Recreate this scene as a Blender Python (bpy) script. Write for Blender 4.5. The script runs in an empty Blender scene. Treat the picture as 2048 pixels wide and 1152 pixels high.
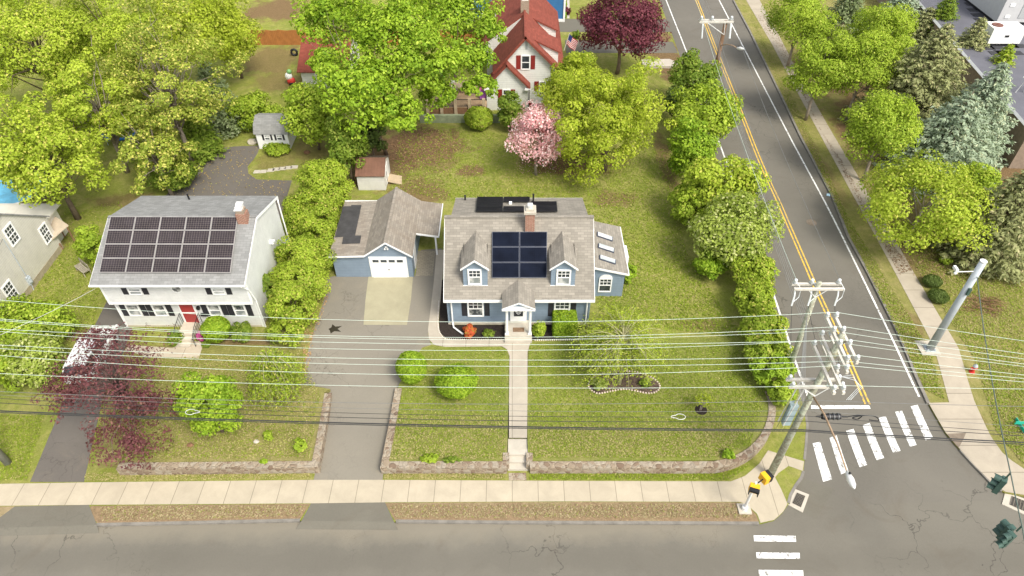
import bpy, bmesh, math, random
import numpy as np
from mathutils import Vector
R = math.radians
random.seed(7)
S = bpy.context.scene
C = S.collection
# ---------------------------------------------------------------- camera, sky, sun, exposure
F = 1373.0; H = 34.0; PITCH = R(43.15)
cd = bpy.data.cameras.new('camera'); cam = bpy.data.objects.new('camera', cd); C.objects.link(cam)
cam.location = (0, 0, H); cam.rotation_euler = (math.pi/2 - PITCH, 0, 0)
cd.sensor_width = 36; cd.lens = F/2048*36; cd.clip_end = 3000; cd.clip_start = 0.5
S.camera = cam
S.render.resolution_x = 1024; S.render.resolution_y = 576
SUN_EL, SUN_AZ = R(52), R(140)      # azimuth clockwise from +Y; sun high, behind the camera
w = bpy.data.worlds.new('World'); S.world = w; w.use_nodes = True
nt = w.node_tree
sky = nt.nodes.new('ShaderNodeTexSky'); sky.sky_type = 'NISHITA'; sky.sun_disc = False
sky.sun_elevation = SUN_EL; sky.sun_rotation = SUN_AZ; sky.dust_density = 3.0; sky.ozone_density = 0.6
bg = nt.nodes['Background']; bg.inputs['Strength'].default_value = 0.15
hs_ = nt.nodes.new('ShaderNodeHueSaturation'); hs_.inputs['Saturation'].default_value = 0.30   # thin bright overcast
nt.links.new(sky.outputs[0], hs_.inputs['Color']); nt.links.new(hs_.outputs[0], bg.inputs[0])
sl = bpy.data.lights.new('sun', 'SUN'); so = bpy.data.objects.new('sun', sl); C.objects.link(so)
sl.energy = 1.75; sl.angle = R(18); sl.color = (1.0, 0.93, 0.80)
sd = Vector((math.sin(SUN_AZ)*math.cos(SUN_EL), math.cos(SUN_AZ)*math.cos(SUN_EL), math.sin(SUN_EL)))
so.rotation_euler = sd.to_track_quat('Z', 'Y').to_euler(); so.location = (0, 0, 60)
S.view_settings.view_transform = 'Standard'; S.view_settings.look = 'None'
S.view_settings.exposure = 0.93; S.view_settings.gamma = 1
# ---------------------------------------------------------------- measuring: photo pixel (2048 wide) -> world
cp, sp_ = math.cos(PITCH), math.sin(PITCH)
def ray(u, v):
    a = (u-1024)/F; b = (v-576)/F
    return (a, cp - b*sp_, -(sp_ + b*cp))
def pz(u, v, z):
    d = ray(u, v); t = (H - z)/(-d[2]); return (d[0]*t, d[1]*t, z)
def py(u, v, y):                     # point of the ray on the vertical plane Y=y
    d = ray(u, v); t = y/d[1]; return (d[0]*t, y, H + d[2]*t)
def px(u, v, x):
    d = ray(u, v); t = x/d[0]; return (x, d[1]*t, H + d[2]*t)
def ppl(u, v, p0, n):
    d = Vector(ray(u, v)); o = Vector((0, 0, H)); n = Vector(n)
    t = (Vector(p0)-o).dot(n)/d.dot(n); return tuple(o + d*t)
def depth(u, v, z): return (H - z)/(-ray(u, v)[2])
KH = 0.12
def L(y):
    yy = math.floor(y); f = y-yy
    def s(q):
        t = min(1, max(0, (q-22)/9.0)); return 0.85*t*t*(3-2*t)
    return s(yy)*(1-f) + s(yy+1)*f
def hlow(x, y): return L(y)
def hblk(x, y): return L(y)+KH
def hup(x, y):
    t = min(1, max(0, (y-21.6)/8.9)); return L(y)+KH + 0.55*(1-t)
def hstreet_right(x, y): return L(y)+KH
def gp(u, v, h=hblk):
    z = 0.5
    for _ in range(12):
        p = pz(u, v, z); z = h(p[0], p[1])
    return pz(u, v, z)
# ---------------------------------------------------------------- mesh helpers
class MB:
    def __init__(s): s.v = []; s.f = []; s.k = []
    def add(s, vs, fs):
        n = len(s.v); s.k.append((n, len(s.f), len(vs), len(fs))); s.v += [tuple(p) for p in vs]; s.f += [tuple(i+n for i in f) for f in fs]; return s
    def poly(s, pts): return s.add(pts, [tuple(range(len(pts)))])
    def box(s, x0, x1, y0, y1, z0, z1):
        vs = [(x, y, z) for z in (z0, z1) for y in (y0, y1) for x in (x0, x1)]
        return s.add(vs, [(0,2,3,1),(4,5,7,6),(0,1,5,4),(1,3,7,5),(3,2,6,7),(2,0,4,6)])
    def obox(s, o, r, u, n, x0, x1, y0, y1, z0, z1):   # box in a frame: r right, u up, n outwards
        o = Vector(o); r = Vector(r); u = Vector(u); n = Vector(n)
        vs = [o + r*x + u*y + n*z for z in (z0, z1) for y in (y0, y1) for x in (x0, x1)]
        fs = [(0,2,3,1),(4,5,7,6),(0,1,5,4),(1,3,7,5),(3,2,6,7),(2,0,4,6)]
        return s.add(vs, fs)
    def prism(s, pts, d):
        n = len(pts); d = Vector(d); a = [Vector(p) for p in pts]; b = [p+d for p in a]
        nn = sum(((a[i]-a[0]).cross(a[(i+1)%n]-a[0]) for i in range(1, n-1)), Vector())
        if nn.dot(d) > 0: a, b = b, a
        # a = face on outside (normal facing away from d)
        fs = [tuple(range(n)), tuple(range(2*n-1, n-1, -1))]
        for i in range(n): j = (i+1) % n; fs.append((i, i+n, j+n, j))
        return s.add(a+b, fs)
    def tube(s, pts, rad, n=6, cap=True):
        pts = [Vector(p) for p in pts]; m = len(pts)
        if not hasattr(rad, '__len__'): rad = [rad]*m
        base = len(s.v); vs = []
        up = None
        for i, p in enumerate(pts):
            t = (pts[min(i+1, m-1)] - pts[max(i-1, 0)])
            if t.length < 1e-6: t = Vector((0,0,1))
            t.normalize()
            if up is None or abs(up.dot(t)) > .95: up = Vector((0,0,1)) if abs(t.z) < .9 else Vector((1,0,0))
            a = t.cross(up).normalized(); b = t.cross(a).normalized(); up = -b if False else up
            for k in range(n):
                q = 2*math.pi*k/n; vs.append(p + (a*math.cos(q) + b*math.sin(q))*rad[i])
        fs = []
        for i in range(m-1):
            for k in range(n):
                k2 = (k+1) % n; fs.append((i*n+k, i*n+k2, (i+1)*n+k2, (i+1)*n+k))
        if cap: fs.append(tuple(range(n-1, -1, -1))); fs.append(tuple((m-1)*n+k for k in range(n)))
        return s.add(vs, fs)
    def ball(s, c, rx, ry=None, rz=None, nu=12, nv=8):
        ry = ry or rx; rz = rz or rx; vs = []; fs = []
        for i in range(nv+1):
            th = math.pi*i/nv
            for k in range(nu):
                ph = 2*math.pi*k/nu
                vs.append((c[0]+rx*math.sin(th)*math.cos(ph), c[1]+ry*math.sin(th)*math.sin(ph), c[2]+rz*math.cos(th)))
        for i in range(nv):
            for k in range(nu):
                k2 = (k+1) % nu; fs.append((i*nu+k, (i+1)*nu+k, (i+1)*nu+k2, i*nu+k2))
        return s.add(vs, fs)
    def cyl(s, x, y, z0, z1, r, n=16): return s.tube([(x,y,z0),(x,y,z1)], r, n)
def face_uv(me):
    uv = me.uv_layers.new(name='UVMap')
    for p in me.polygons:
        n = p.normal
        if abs(n.z) > 0.995: a = Vector((1,0,0)); b = Vector((0,1,0))
        else:
            a = Vector((0,0,1)).cross(n); a.normalize(); b = n.cross(a)
            if abs(a.x) >= abs(a.y):
                if a.x < 0: a = -a
            elif a.y < 0: a = -a
        for li in p.loop_indices:
            c = me.vertices[me.loops[li].vertex_index].co; uv.data[li].uv = (c.dot(a), c.dot(b))
def root_loc(p):
    while p.parent: p = p.parent
    return p.location
SPLIT = {'gutter', 'rake_board', 'downspout', 'walkway_pad', 'corner_board', 'cornice_return', 'trim_board', 'floodlight_lamp', 'access_panel', 'latch', 'roof_patch', 'rear_post', 'crossarm', 'insulator', 'railing_post', 'brace', 'fence_post', 'dead_end_insulator', 'wheel', 'taillight', 'seat_slat'}
def mk(name, mb, mat, parent=None, uv=True, smooth=False, uvs=None):
    if name in SPLIT and parent and len(mb.k) > 1:
        for (a, b, c, d) in mb.k:
            q = MB(); q.add(mb.v[a:a+c], [tuple(i-a for i in f) for f in mb.f[b:b+d]]); o = mk(name, q, mat, parent, uv, smooth)
        return o
    me = bpy.data.meshes.new(name)
    off = root_loc(parent) if parent else Vector((0,0,0))
    me.from_pydata([Vector(p)-off for p in mb.v], [], mb.f); me.update()
    if uvs:
        l = me.uv_layers.new(name='UVMap')
        for i, q in enumerate(uvs): l.data[i].uv = q
    elif uv: face_uv(me)
    if smooth: me.polygons.foreach_set('use_smooth', [True]*len(me.polygons))
    o = bpy.data.objects.new(name, me); C.objects.link(o)
    if mat: me.materials.append(mat)
    if parent: o.parent = parent
    return o
def thing(name, label, cat, loc=(0,0,0), group=None, rotz=0):
    o = bpy.data.objects.new(name, None); C.objects.link(o); o.location = loc; o.rotation_euler = (0,0,rotz)
    o.empty_display_size = .3; o['label'] = label; o['category'] = cat
    if group: o['group'] = group
    return o
def tag(o, label, cat, group=None):
    o['label'] = label; o['category'] = cat
    if group: o['group'] = group
    return o
def struct(o, label=None):
    o['kind'] = 'structure'
    if label: o['label'] = label
    return o
def center(o, loc):                  # move origin of a single-mesh thing to loc
    o.data.transform(__import__('mathutils').Matrix.Translation(-Vector(loc))); o.location = loc; return o
# ---------------------------------------------------------------- materials
class NT:
    def __init__(s, name):
        s.m = bpy.data.materials.new(name); s.m.use_nodes = True; s.t = s.m.node_tree
        s.b = s.t.nodes['Principled BSDF']; s.b.inputs['Specular IOR Level'].default_value = .25
    def n(s, ty, **k):
        o = s.t.nodes.new(ty)
        for a, b in k.items():
            if a.startswith('i_'): o.inputs[a[2:].replace('_', ' ')].default_value = b
            else: setattr(o, a, b)
        return o
    def l(s, a, b): s.t.links.new(a, b)
    def coord(s, k='Object'):
        if k == 'World':
            return s.n('ShaderNodeNewGeometry').outputs['Position']
        return s.n('ShaderNodeTexCoord').outputs[k]
    def noise(s, vec, scale, detail=4, rough=.6, dist=0, dim='3D'):
        o = s.n('ShaderNodeTexNoise'); o.inputs['Scale'].default_value = scale; o.inputs['Detail'].default_value = detail
        o.inputs['Roughness'].default_value = rough; o.inputs['Distortion'].default_value = dist
        if vec is not None: s.l(vec, o.inputs['Vector'])
        return o.outputs['Fac']
    def mr(s, x, a, b, c=0, d=1):
        o = s.n('ShaderNodeMapRange'); s.l(x, o.inputs[0])
        for i, q in enumerate((a, b, c, d)): o.inputs[i+1].default_value = q
        return o.outputs[0]
    def math(s, op, a, b=None, c=None):
        o = s.n('ShaderNodeMath', operation=op)
        for i, q in enumerate((a, b, c)):
            if q is None: continue
            if isinstance(q, (int, float)): o.inputs[i].default_value = q
            else: s.l(q, o.inputs[i])
        return o.outputs[0]
    def mix(s, f, a, b, mode='MIX'):
        o = s.n('ShaderNodeMix', data_type='RGBA', blend_type=mode)
        for i, q in ((0, f), (6, a), (7, b)):
            if isinstance(q, (int, float)): o.inputs[i].default_value = q
            elif isinstance(q, tuple): o.inputs[i].default_value = (*q[:3], 1)
            else: s.l(q, o.inputs[i])
        return o.outputs[2]
    def col(s, c):
        if isinstance(c, tuple): s.b.inputs['Base Color'].default_value = (*c[:3], 1)
        else: s.l(c, s.b.inputs['Base Color'])
    def bump(s, h, st=.5, d=.02):
        o = s.n('ShaderNodeBump'); o.inputs['Strength'].default_value = st; o.inputs['Distance'].default_value = d
        s.l(h, o.inputs['Height']); s.l(o.outputs[0], s.b.inputs['Normal'])
    def rough(s, r): s.b.inputs['Roughness'].default_value = r
def sc(c, k): return tuple(min(1, q*k) for q in c)
def plain(name, c, rough=.6, var=.15, scale=3, metal=0, spec=.3, bump=0, coord='Object'):
    m = NT(name); v = m.coord(coord)
    f = m.noise(v, scale, 6, .65)
    m.col(m.mix(m.mr(f, .3, .7), sc(c, 1-var), sc(c, 1+var)))
    m.rough(rough); m.b.inputs['Metallic'].default_value = metal; m.b.inputs['Specular IOR Level'].default_value = spec
    if bump: m.bump(m.noise(v, scale*8, 4), bump)
    return m.m
def asphalt(name, c, crack=1.0, stain=(.12,.10,.075), cs=.35, band=False):
    m = NT(name); v = m.coord('World')
    big = m.mr(m.noise(v, .12, 5, .6, .5), .35, .7); fine = m.mr(m.noise(v, 9, 5, .8), .3, .75)
    a = m.mix(big, sc(c, .88), sc(c, 1.14)); a = m.mix(m.math('MULTIPLY', fine, .4), a, sc(c, 1.3))
    st = m.mr(m.noise(v, .35, 6, .7, 1.0), .55, .8); a = m.mix(m.math('MULTIPLY', st, .6), a, stain)
    if band:                          # dusty gutter along the kerb, tyre-polished lane beside it
        sx = m.n('ShaderNodeSeparateXYZ'); m.l(v, sx.inputs[0]); yy = m.math('ADD', sx.outputs[1], m.mr(m.noise(v, .5, 5, .7), .3, .7, -.35, .35))
        wx = m.mr(sx.outputs[0], 10.5, 13, 1, 0); a = m.mix(m.math('MULTIPLY', m.math('MULTIPLY', m.mr(yy, 16.7, 17.6), .5), wx), a, (.25,.22,.165)); a = m.mix(m.math('MULTIPLY', m.math('MULTIPLY', m.mr(yy, 15.2, 15.7), m.mr(yy, 16.3, 16.9, 1, 0)), .3), a, sc(c, .75))
    sp = m.mr(m.noise(v, 30, 2, .5), .35, .42, .75, 1)
    a = m.mix(1.0, a, m.mix(sp, (.72,.72,.72), (1,1,1)), 'MULTIPLY')
    vo = m.n('ShaderNodeTexVoronoi', feature='DISTANCE_TO_EDGE'); vo.inputs['Scale'].default_value = cs
    dv = m.n('ShaderNodeVectorMath', operation='ADD'); nz = m.n('ShaderNodeTexNoise'); nz.inputs['Scale'].default_value = 1.2; nz.inputs['Detail'].default_value = 6
    m.l(v, nz.inputs['Vector']); sc_ = m.n('ShaderNodeVectorMath', operation='SCALE'); sc_.inputs['Scale'].default_value = 1.6
    m.l(nz.outputs['Color'], sc_.inputs[0]); m.l(v, dv.inputs[0]); m.l(sc_.outputs[0], dv.inputs[1]); m.l(dv.outputs[0], vo.inputs['Vector'])
    cr = m.mr(vo.outputs['Distance'], .004, .011, 1, 0)
    mask = m.mr(m.noise(v, .09, 2), .50, .62)
    a = m.mix(m.math('MULTIPLY', m.math('MULTIPLY', cr, mask), .6*crack), a, (.025,.023,.02))
    v2 = m.n('ShaderNodeTexVoronoi', feature='DISTANCE_TO_EDGE'); v2.inputs['Scale'].default_value = 1.7; m.l(dv.outputs[0], v2.inputs['Vector'])
    c2 = m.mr(v2.outputs['Distance'], .010, .03, 1, 0); k2 = m.mr(m.noise(v, .13, 3), .56, .64)
    a = m.mix(m.math('MULTIPLY', m.math('MULTIPLY', c2, k2), .45*crack), a, (.035,.03,.025))
    m.col(a); m.rough(.92); m.bump(m.noise(v, 40, 3), .25, .01)
    return m
def grass(name, g1, g2, dry, dryamt=.5, patches=(), soil=(.20,.125,.07), dfade=None):
    m = NT(name); v = m.coord('World')
    big = m.mr(m.noise(v, .22, 6, .65, .6), .38, .66)
    a = m.mix(big, g1, g2)
    d = m.mr(m.noise(v, .55, 9, .8, .8), .60-dryamt*.35, .72-dryamt*.2)
    if dfade:                                       # turf drier towards y = dfade[1]
        sx = m.n('ShaderNodeSeparateXYZ'); m.l(v, sx.inputs[0])
        d = m.math('MULTIPLY', d, m.mr(sx.outputs[1], dfade[0], dfade[1], .25, 1.25)); d = m.math('MINIMUM', d, 1.0)
    mid = m.mr(m.noise(v, 2.2, 6, .8), .42, .62)
    a = m.mix(m.math('MULTIPLY', d, .85), a, dry)
    a = m.mix(m.math('MULTIPLY', mid, .5), a, sc(g1, .55))
    fine = m.mr(m.noise(v, 14, 4, .8), .3, .72)
    a = m.mix(m.math('MULTIPLY', fine, .55), a, sc(dry, 1.15))
    fleck = m.mr(m.noise(v, 26, 3, .7), .62, .68); a = m.mix(m.math('MULTIPLY', fleck, .4), a, sc(g1, .35))
    tot = None
    nz = m.noise(v, .7, 6, .7)
    for (x, y, rx, ry, k) in patches:
        q = m.n('ShaderNodeVectorMath', operation='SUBTRACT'); m.l(v, q.inputs[0]); q.inputs[1].default_value = (x, y, 0)
        q2 = m.n('ShaderNodeVectorMath', operation='MULTIPLY'); m.l(q.outputs[0], q2.inputs[0]); q2.inputs[1].default_value = (1/rx, 1/ry, 0)
        q3 = m.n('ShaderNodeVectorMath', operation='LENGTH'); m.l(q2.outputs[0], q3.inputs[0])
        e = m.math('ADD', q3.outputs['Value'], m.mr(nz, .3, .7, -.45, .45))
        e = m.mr(e, .75, 1.15, k, 0)
        tot = e if tot is None else m.math('MAXIMUM', tot, e)
    if tot is not None:
        s1 = m.mix(m.mr(m.noise(v, 6, 5, .8), .35, .7), sc(soil, .7), sc(soil, 1.25))
        a = m.mix(tot, a, s1)
    m.col(a); m.rough(1.0); m.b.inputs['Specular IOR Level'].default_value = .05
    m.bump(m.noise(v, 18, 5, .8), .9, .08)
    return m.m
def concrete(name, c, axis=0, pitch=1.45, joints=True, w_=.016):
    m = NT(name); v = m.coord('World')
    f = m.mr(m.noise(v, .8, 7, .7, .4), .3, .72)
    a = m.mix(f, sc(c, .84), sc(c, 1.1))
    fine = m.mr(m.noise(v, 22, 3, .8), .35, .7); a = m.mix(m.math('MULTIPLY', fine, .22), a, sc(c, .6))
    if joints:
        sx = m.n('ShaderNodeSeparateXYZ'); m.l(v, sx.inputs[0])
        q = m.math('DIVIDE', sx.outputs[axis], pitch)
        fr = m.math('FRACT', q); ed = m.mr(fr, w_, w_*1.6, 1, 0)
        ce = m.math('FLOOR', q); wn = m.n('ShaderNodeTexWhiteNoise', noise_dimensions='1D'); m.l(ce, wn.inputs['W'])
        a = m.mix(m.math('MULTIPLY', wn.outputs['Value'], .22), a, sc(c, .7))
        a = m.mix(m.math('MULTIPLY', ed, .65), a, (.07,.06,.04))
    m.col(a); m.rough(.9); m.bump(m.noise(v, 25, 3), .2, .01)
    return m.m
def siding(name, c, pitch=.13, dark=.5, k=1.0):
    m = NT(name); v = m.coord('UV'); sx = m.n('ShaderNodeSeparateXYZ'); m.l(v, sx.inputs[0])
    fr = m.math('FRACT', m.math('DIVIDE', sx.outputs[1], pitch))
    e = m.mr(fr, .0, .22, 1, 0)
    f = m.mr(m.noise(v, 1.2, 5, .7), .3, .7)
    a = m.mix(f, sc(c, .90), sc(c, 1.06))
    mp = m.n('ShaderNodeMapping'); mp.inputs['Scale'].default_value = (3, .35, 1); m.l(v, mp.inputs[0]); a = m.mix(m.mr(m.noise(mp.outputs[0], 1.5, 6, .75), .5, .8, 0, .3), a, sc(c, .6)); a = m.mix(m.math('MULTIPLY', e, dark), a, sc(c, .42))
    m.col(a); m.rough(.55); m.bump(fr, .5*k, .03); return m.m
def shingles(name, c, streak=.25, rot=False, alt=None):
    m = NT(name); v = m.coord('UV')
    br = m.n('ShaderNodeTexBrick'); br.inputs['Scale'].default_value = 1; br.inputs['Brick Width'].default_value = .42; br.inputs['Row Height'].default_value = .17
    br.inputs['Mortar Size'].default_value = .009; br.inputs['Mortar Smooth'].default_value = .3; br.inputs['Bias'].default_value = -.1
    br.inputs['Color1'].default_value = (*sc(c, .78), 1); br.inputs['Color2'].default_value = (*sc(c, 1.16), 1); br.inputs['Mortar'].default_value = (*sc(c, .5), 1)
    m.l(v, br.inputs['Vector'])
    mp = m.n('ShaderNodeMapping'); mp.inputs['Scale'].default_value = (1, .22, 1); m.l(v, mp.inputs[0])
    st = m.mr(m.noise(mp.outputs[0], 1.1, 6, .75, .3), .4, .75)
    a = m.mix(m.math('MULTIPLY', st, streak*2), br.outputs['Color'], alt or sc(c, .55))
    g = m.mr(m.noise(v, 35, 3, .8), .35, .7); a = m.mix(m.math('MULTIPLY', g, .25), a, sc(c, 1.3))
    m.col(a); m.rough(.95); m.bump(br.outputs['Fac'], -.4, .02); return m.m
def bricks(name, c1, c2, mort, w_=.22, h_=.08):
    m = NT(name); v = m.coord('UV'); br = m.n('ShaderNodeTexBrick'); br.inputs['Scale'].default_value = 1
    br.inputs['Brick Width'].default_value = w_; br.inputs['Row Height'].default_value = h_; br.inputs['Mortar Size'].default_value = .012
    for k, q in (('Color1', c1), ('Color2', c2), ('Mortar', mort)): br.inputs[k].default_value = (*q, 1)
    m.l(v, br.inputs['Vector'])
    m.col(m.mix(m.mr(m.noise(v, 6, 5), .4, .8, 0, .5), br.outputs['Color'], sc(c1, .6))); m.rough(.9); m.bump(br.outputs['Fac'], -.5); return m.m
def stonewall(name):
    m = NT(name); v = m.coord('World')
    dn = m.n('ShaderNodeTexNoise'); dn.inputs['Scale'].default_value = 2.5; m.l(v, dn.inputs['Vector'])
    s_ = m.n('ShaderNodeVectorMath', operation='SCALE'); s_.inputs['Scale'].default_value = .35; m.l(dn.outputs['Color'], s_.inputs[0])
    ad = m.n('ShaderNodeVectorMath', operation='ADD'); m.l(v, ad.inputs[0]); m.l(s_.outputs[0], ad.inputs[1])
    vo = m.n('ShaderNodeTexVoronoi', feature='DISTANCE_TO_EDGE'); vo.inputs['Scale'].default_value = 3.4; m.l(ad.outputs[0], vo.inputs['Vector'])
    vc = m.n('ShaderNodeTexVoronoi'); vc.inputs['Scale'].default_value = 3.4; m.l(ad.outputs[0], vc.inputs['Vector'])
    sx = m.n('ShaderNodeSeparateColor'); m.l(vc.outputs['Color'], sx.inputs[0])
    a = m.mix(sx.outputs[0], (.19,.13,.09), (.34,.275,.195)); a = m.mix(m.mr(sx.outputs[1], .55, .7), a, (.36,.31,.24))
    a = m.mix(m.mr(m.noise(v, 9, 5, .8), .35, .75, 0, .5), a, (.14,.105,.075))
    e = m.mr(vo.outputs['Distance'], .03, .075, 1, 0)
    a = m.mix(m.math('MULTIPLY', e, .75), a, (.36,.30,.22)); m.col(a); m.rough(.95); m.bump(m.math('MULTIPLY', m.mr(vo.outputs['Distance'], 0, .15), 1.0), .7, .05); return m.m
def leafmat(name, c1, c2, c3=None, trans=.35, hi=.88):
    m = NT(name); at = m.n('ShaderNodeAttribute', attribute_name='tone'); f = at.outputs['Fac']
    a = m.mix(f, c1, c2)
    if c3:
        a2 = m.n('ShaderNodeAttribute', attribute_name='tone2'); a = m.mix(m.mr(a2.outputs['Fac'], hi, hi+.05), a, c3)
    m.col(a); m.rough(.6); m.b.inputs['Specular IOR Level'].default_value = .2
    tr = m.n('ShaderNodeBsdfTranslucent'); tc = m.mix(.5, a, (c2[0]*1.2, c2[1]*1.2, c2[2]*.8)); m.l(tc, tr.inputs[0])
    mx = m.n('ShaderNodeMixShader'); mx.inputs[0].default_value = trans
    m.l(m.b.outputs[0], mx.inputs[1]); m.l(tr.outputs[0], mx.inputs[2])
    out = m.t.nodes['Material Output']; m.l(mx.outputs[0], out.inputs['Surface']); return m.m
def glass(name, c=(.03,.035,.04), curtain=None):
    m = NT(name); v = m.coord('Object')
    m.col(m.mix(m.mr(m.noise(v, 1.6, 3), .45, .6), c, curtain or sc(c, 1.8))); m.rough(.08); m.b.inputs['Specular IOR Level'].default_value = .6; return m.m
def solar(name, nx, ny, cell, line, lw=.05, gloss=.25):
    m = NT(name); v = m.coord('UV'); sx = m.n('ShaderNodeSeparateXYZ'); m.l(v, sx.inputs[0])
    e = None
    for i, k in ((0, nx), (1, ny)):
        fr = m.math('FRACT', m.math('MULTIPLY', sx.outputs[i], k)); d = m.math('ABSOLUTE', m.math('SUBTRACT', fr, .5))
        q = m.mr(d, .5-lw, .5-lw*.6, 0, 1); e = q if e is None else m.math('MAXIMUM', e, q)
    wv = m.coord('World')
    a = m.mix(m.mr(m.noise(wv, 1.2, 4), .35, .7), cell, sc(cell, 1.8)); a = m.mix(e, a, line)
    m.col(a); m.rough(gloss); m.b.inputs['Specular IOR Level'].default_value = .03; return m.m

WHITE = plain('white_paint', (.80,.80,.78), .5, .04)
WSID = siding('white_siding', (.74,.74,.72), .14, .42)
WSID2 = siding('off_white_siding', (.64,.61,.54), .16, .42)
WSID3 = siding('cottage_white_siding', (.74,.74,.70), .22, .45)
BSID = siding('blue_siding', (.235,.30,.375), .15, .55)
BSID2 = siding('deep_blue_siding', (.05,.17,.38), .2, .5)
SHG = shingles('warm_grey_shingles', (.275,.25,.210), .26)
SHG2 = shingles('garage_shingles', (.275,.245,.205), .24, alt=(.17,.12,.08))
SHL = shingles('pale_grey_shingles', (.265,.265,.255), .36)
SHR = shingles('red_shingles', (.235,.062,.042), .3)
SHB = plain('brown_metal_roof', (.17,.085,.055), .6, .2, 1.5)
BRICK = bricks('red_brick', (.33,.12,.07), (.24,.09,.05), (.42,.36,.30))
BRICK2 = bricks('brown_brick', (.32,.22,.15), (.22,.15,.10), (.4,.36,.3))
STONE = stonewall('field_stone')
CONC = plain('cast_concrete', (.52,.47,.38), .9, .12, 2, bump=.2)
CONCL = plain('light_concrete', (.46,.42,.35), .9, .10, 2, bump=.2)
BLACK = plain('black_paint', (.018,.018,.020), .5, .2)
SHUT = plain('charcoal_shutter', (.028,.027,.032), .6, .2)
RSHUT = plain('red_shutter', (.22,.025,.02), .6, .15)
REDD = plain('red_door', (.32,.04,.038), .4, .1)
GLASS = glass('window_glass'); GLASSC = glass('curtained_glass', (.05,.055,.06), (.45,.45,.42)); GLASSL = glass('light_glass', (.22,.24,.24), (.5,.5,.48))
METAL = plain('galvanised_steel', (.42,.46,.49), .5, .1, 2, metal=.1)
METALW = plain('pale_metal', (.70,.70,.68), .4, .08, 2, metal=.2)
WOODG = plain('weathered_wood', (.30,.27,.21), .9, .3, 4, bump=.4)
WOODB = plain('brown_wood', (.20,.11,.06), .9, .3, 4, bump=.4)
WOODT = plain('tan_wood', (.42,.33,.22), .85, .2, 3)
BARK = plain('bark', (.16,.12,.085), .95, .35, 3, bump=.8)
BARKP = plain('pale_bark', (.30,.25,.20), .95, .3, 3, bump=.8)
CERAM = plain('pale_insulator', (.70,.73,.74), .3, .08)
WIREL = plain('pale_aluminium_wire', (.50,.58,.50), .5, .1)
WIRED = plain('dark_cable', (.035,.035,.035), .6, .1)
YEL = plain('signal_yellow', (.78,.42,.02), .45, .1)
GRN = plain('signal_green', (.05,.095,.078), .45, .15)
MULCH = plain('dark_mulch', (.030,.022,.018), 1, .5, 9, bump=1)
SOIL = plain('brown_soil', (.20,.13,.08), 1, .35, 4, bump=1, coord='Object')
PAINTW = None
def paint(name, c, under):
    m = NT(name); v = m.coord('World'); f = m.mr(m.noise(v, 3.5, 8, .85), .435, .465)
    m.col(m.mix(f, under, m.mix(m.mr(m.noise(v, 1.5, 4), .3, .7), sc(c, .88), c))); m.rough(.8); return m.m
PAINTW = paint('road_paint_white', (.80,.80,.77), (.22,.21,.19))
PAINTY = paint('road_paint_yellow', (.72,.46,.07), (.22,.20,.16))
ASPM = asphalt('road_asphalt', (.146,.135,.111), .9, band=True).m
ASPS = asphalt('side_road_asphalt', (.143,.132,.110), .8).m
ASPD = asphalt('driveway_asphalt', (.205,.186,.150), .7, (.29,.25,.18)).m
ASPK = asphalt('dark_drive_asphalt', (.125,.112,.098), .4, (.2,.17,.13)).m
ASPP = asphalt('patch_asphalt', (.142,.132,.106), .2).m
# ---------------------------------------------------------------- draped sheets (ground, roads, paths)
def drape(name, pts, h, off, mat, skirt=0, step=1.0, zfun=None, skirtmat=None):
    bm = bmesh.new(); vs = [bm.verts.new((p[0], p[1], 0)) for p in pts]
    f = bm.faces.new(vs); bm.normal_update()
    if f.normal.z < 0: f.normal_flip()
    bmesh.ops.triangulate(bm, faces=bm.faces[:], ngon_method='EAR_CLIP')
    ys = [p[1] for p in pts]
    a, b = max(20, math.floor(min(ys))), min(32, math.ceil(max(ys)))
    k = a
    while k <= b:
        bmesh.ops.bisect_plane(bm, geom=bm.verts[:]+bm.edges[:]+bm.faces[:], plane_co=(0, k, 0), plane_no=(0, 1, 0), dist=1e-5); k += step
    for v in bm.verts: v.co.z = h(v.co.x, v.co.y)+off
    if skirt:
        be = [e for e in bm.edges if e.is_boundary]
        r = bmesh.ops.extrude_edge_only(bm, edges=be)
        for g in r['geom']:
            if isinstance(g, bmesh.types.BMVert): g.co.z -= skirt
    bm.normal_update()
    me = bpy.data.meshes.new(name); bm.to_mesh(me); bm.free(); face_uv(me)
    o = bpy.data.objects.new(name, me); C.objects.link(o); me.materials.append(mat); return o
def P(l, h=hblk): return [gp(u, v, h)[:2] for u, v in l]
def smooth_line(pts, n=4, closed=False):
    out = []; m = len(pts)
    rng_ = range(m if closed else m-1)
    for i in rng_:
        p0 = pts[(i-1) % m] if closed else pts[max(i-1, 0)]; p1 = pts[i]; p2 = pts[(i+1) % m]
        p3 = pts[(i+2) % m] if closed else pts[min(i+2, m-1)]
        for k in range(n):
            t = k/n
            out.append(tuple(.5*((2*p1[j]) + (-p0[j]+p2[j])*t + (2*p0[j]-5*p1[j]+4*p2[j]-p3[j])*t*t + (-p0[j]+3*p1[j]-3*p2[j]+p3[j])*t**3) for j in range(len(p1))))
    if not closed: out.append(pts[-1])
    return out
def ribbon(pts, wd, h, off, n=4):
    pts = smooth_line(pts, n) if n > 1 else pts
    l, r = [], []
    for i, p in enumerate(pts):
        a = Vector(pts[max(i-1, 0)][:2]); b = Vector(pts[min(i+1, len(pts)-1)][:2]); t = (b-a).normalized(); nn = Vector((-t.y, t.x))*wd/2
        l.append((p[0]+nn.x, p[1]+nn.y)); r.append((p[0]-nn.x, p[1]-nn.y))
    return l + r[::-1]

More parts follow.
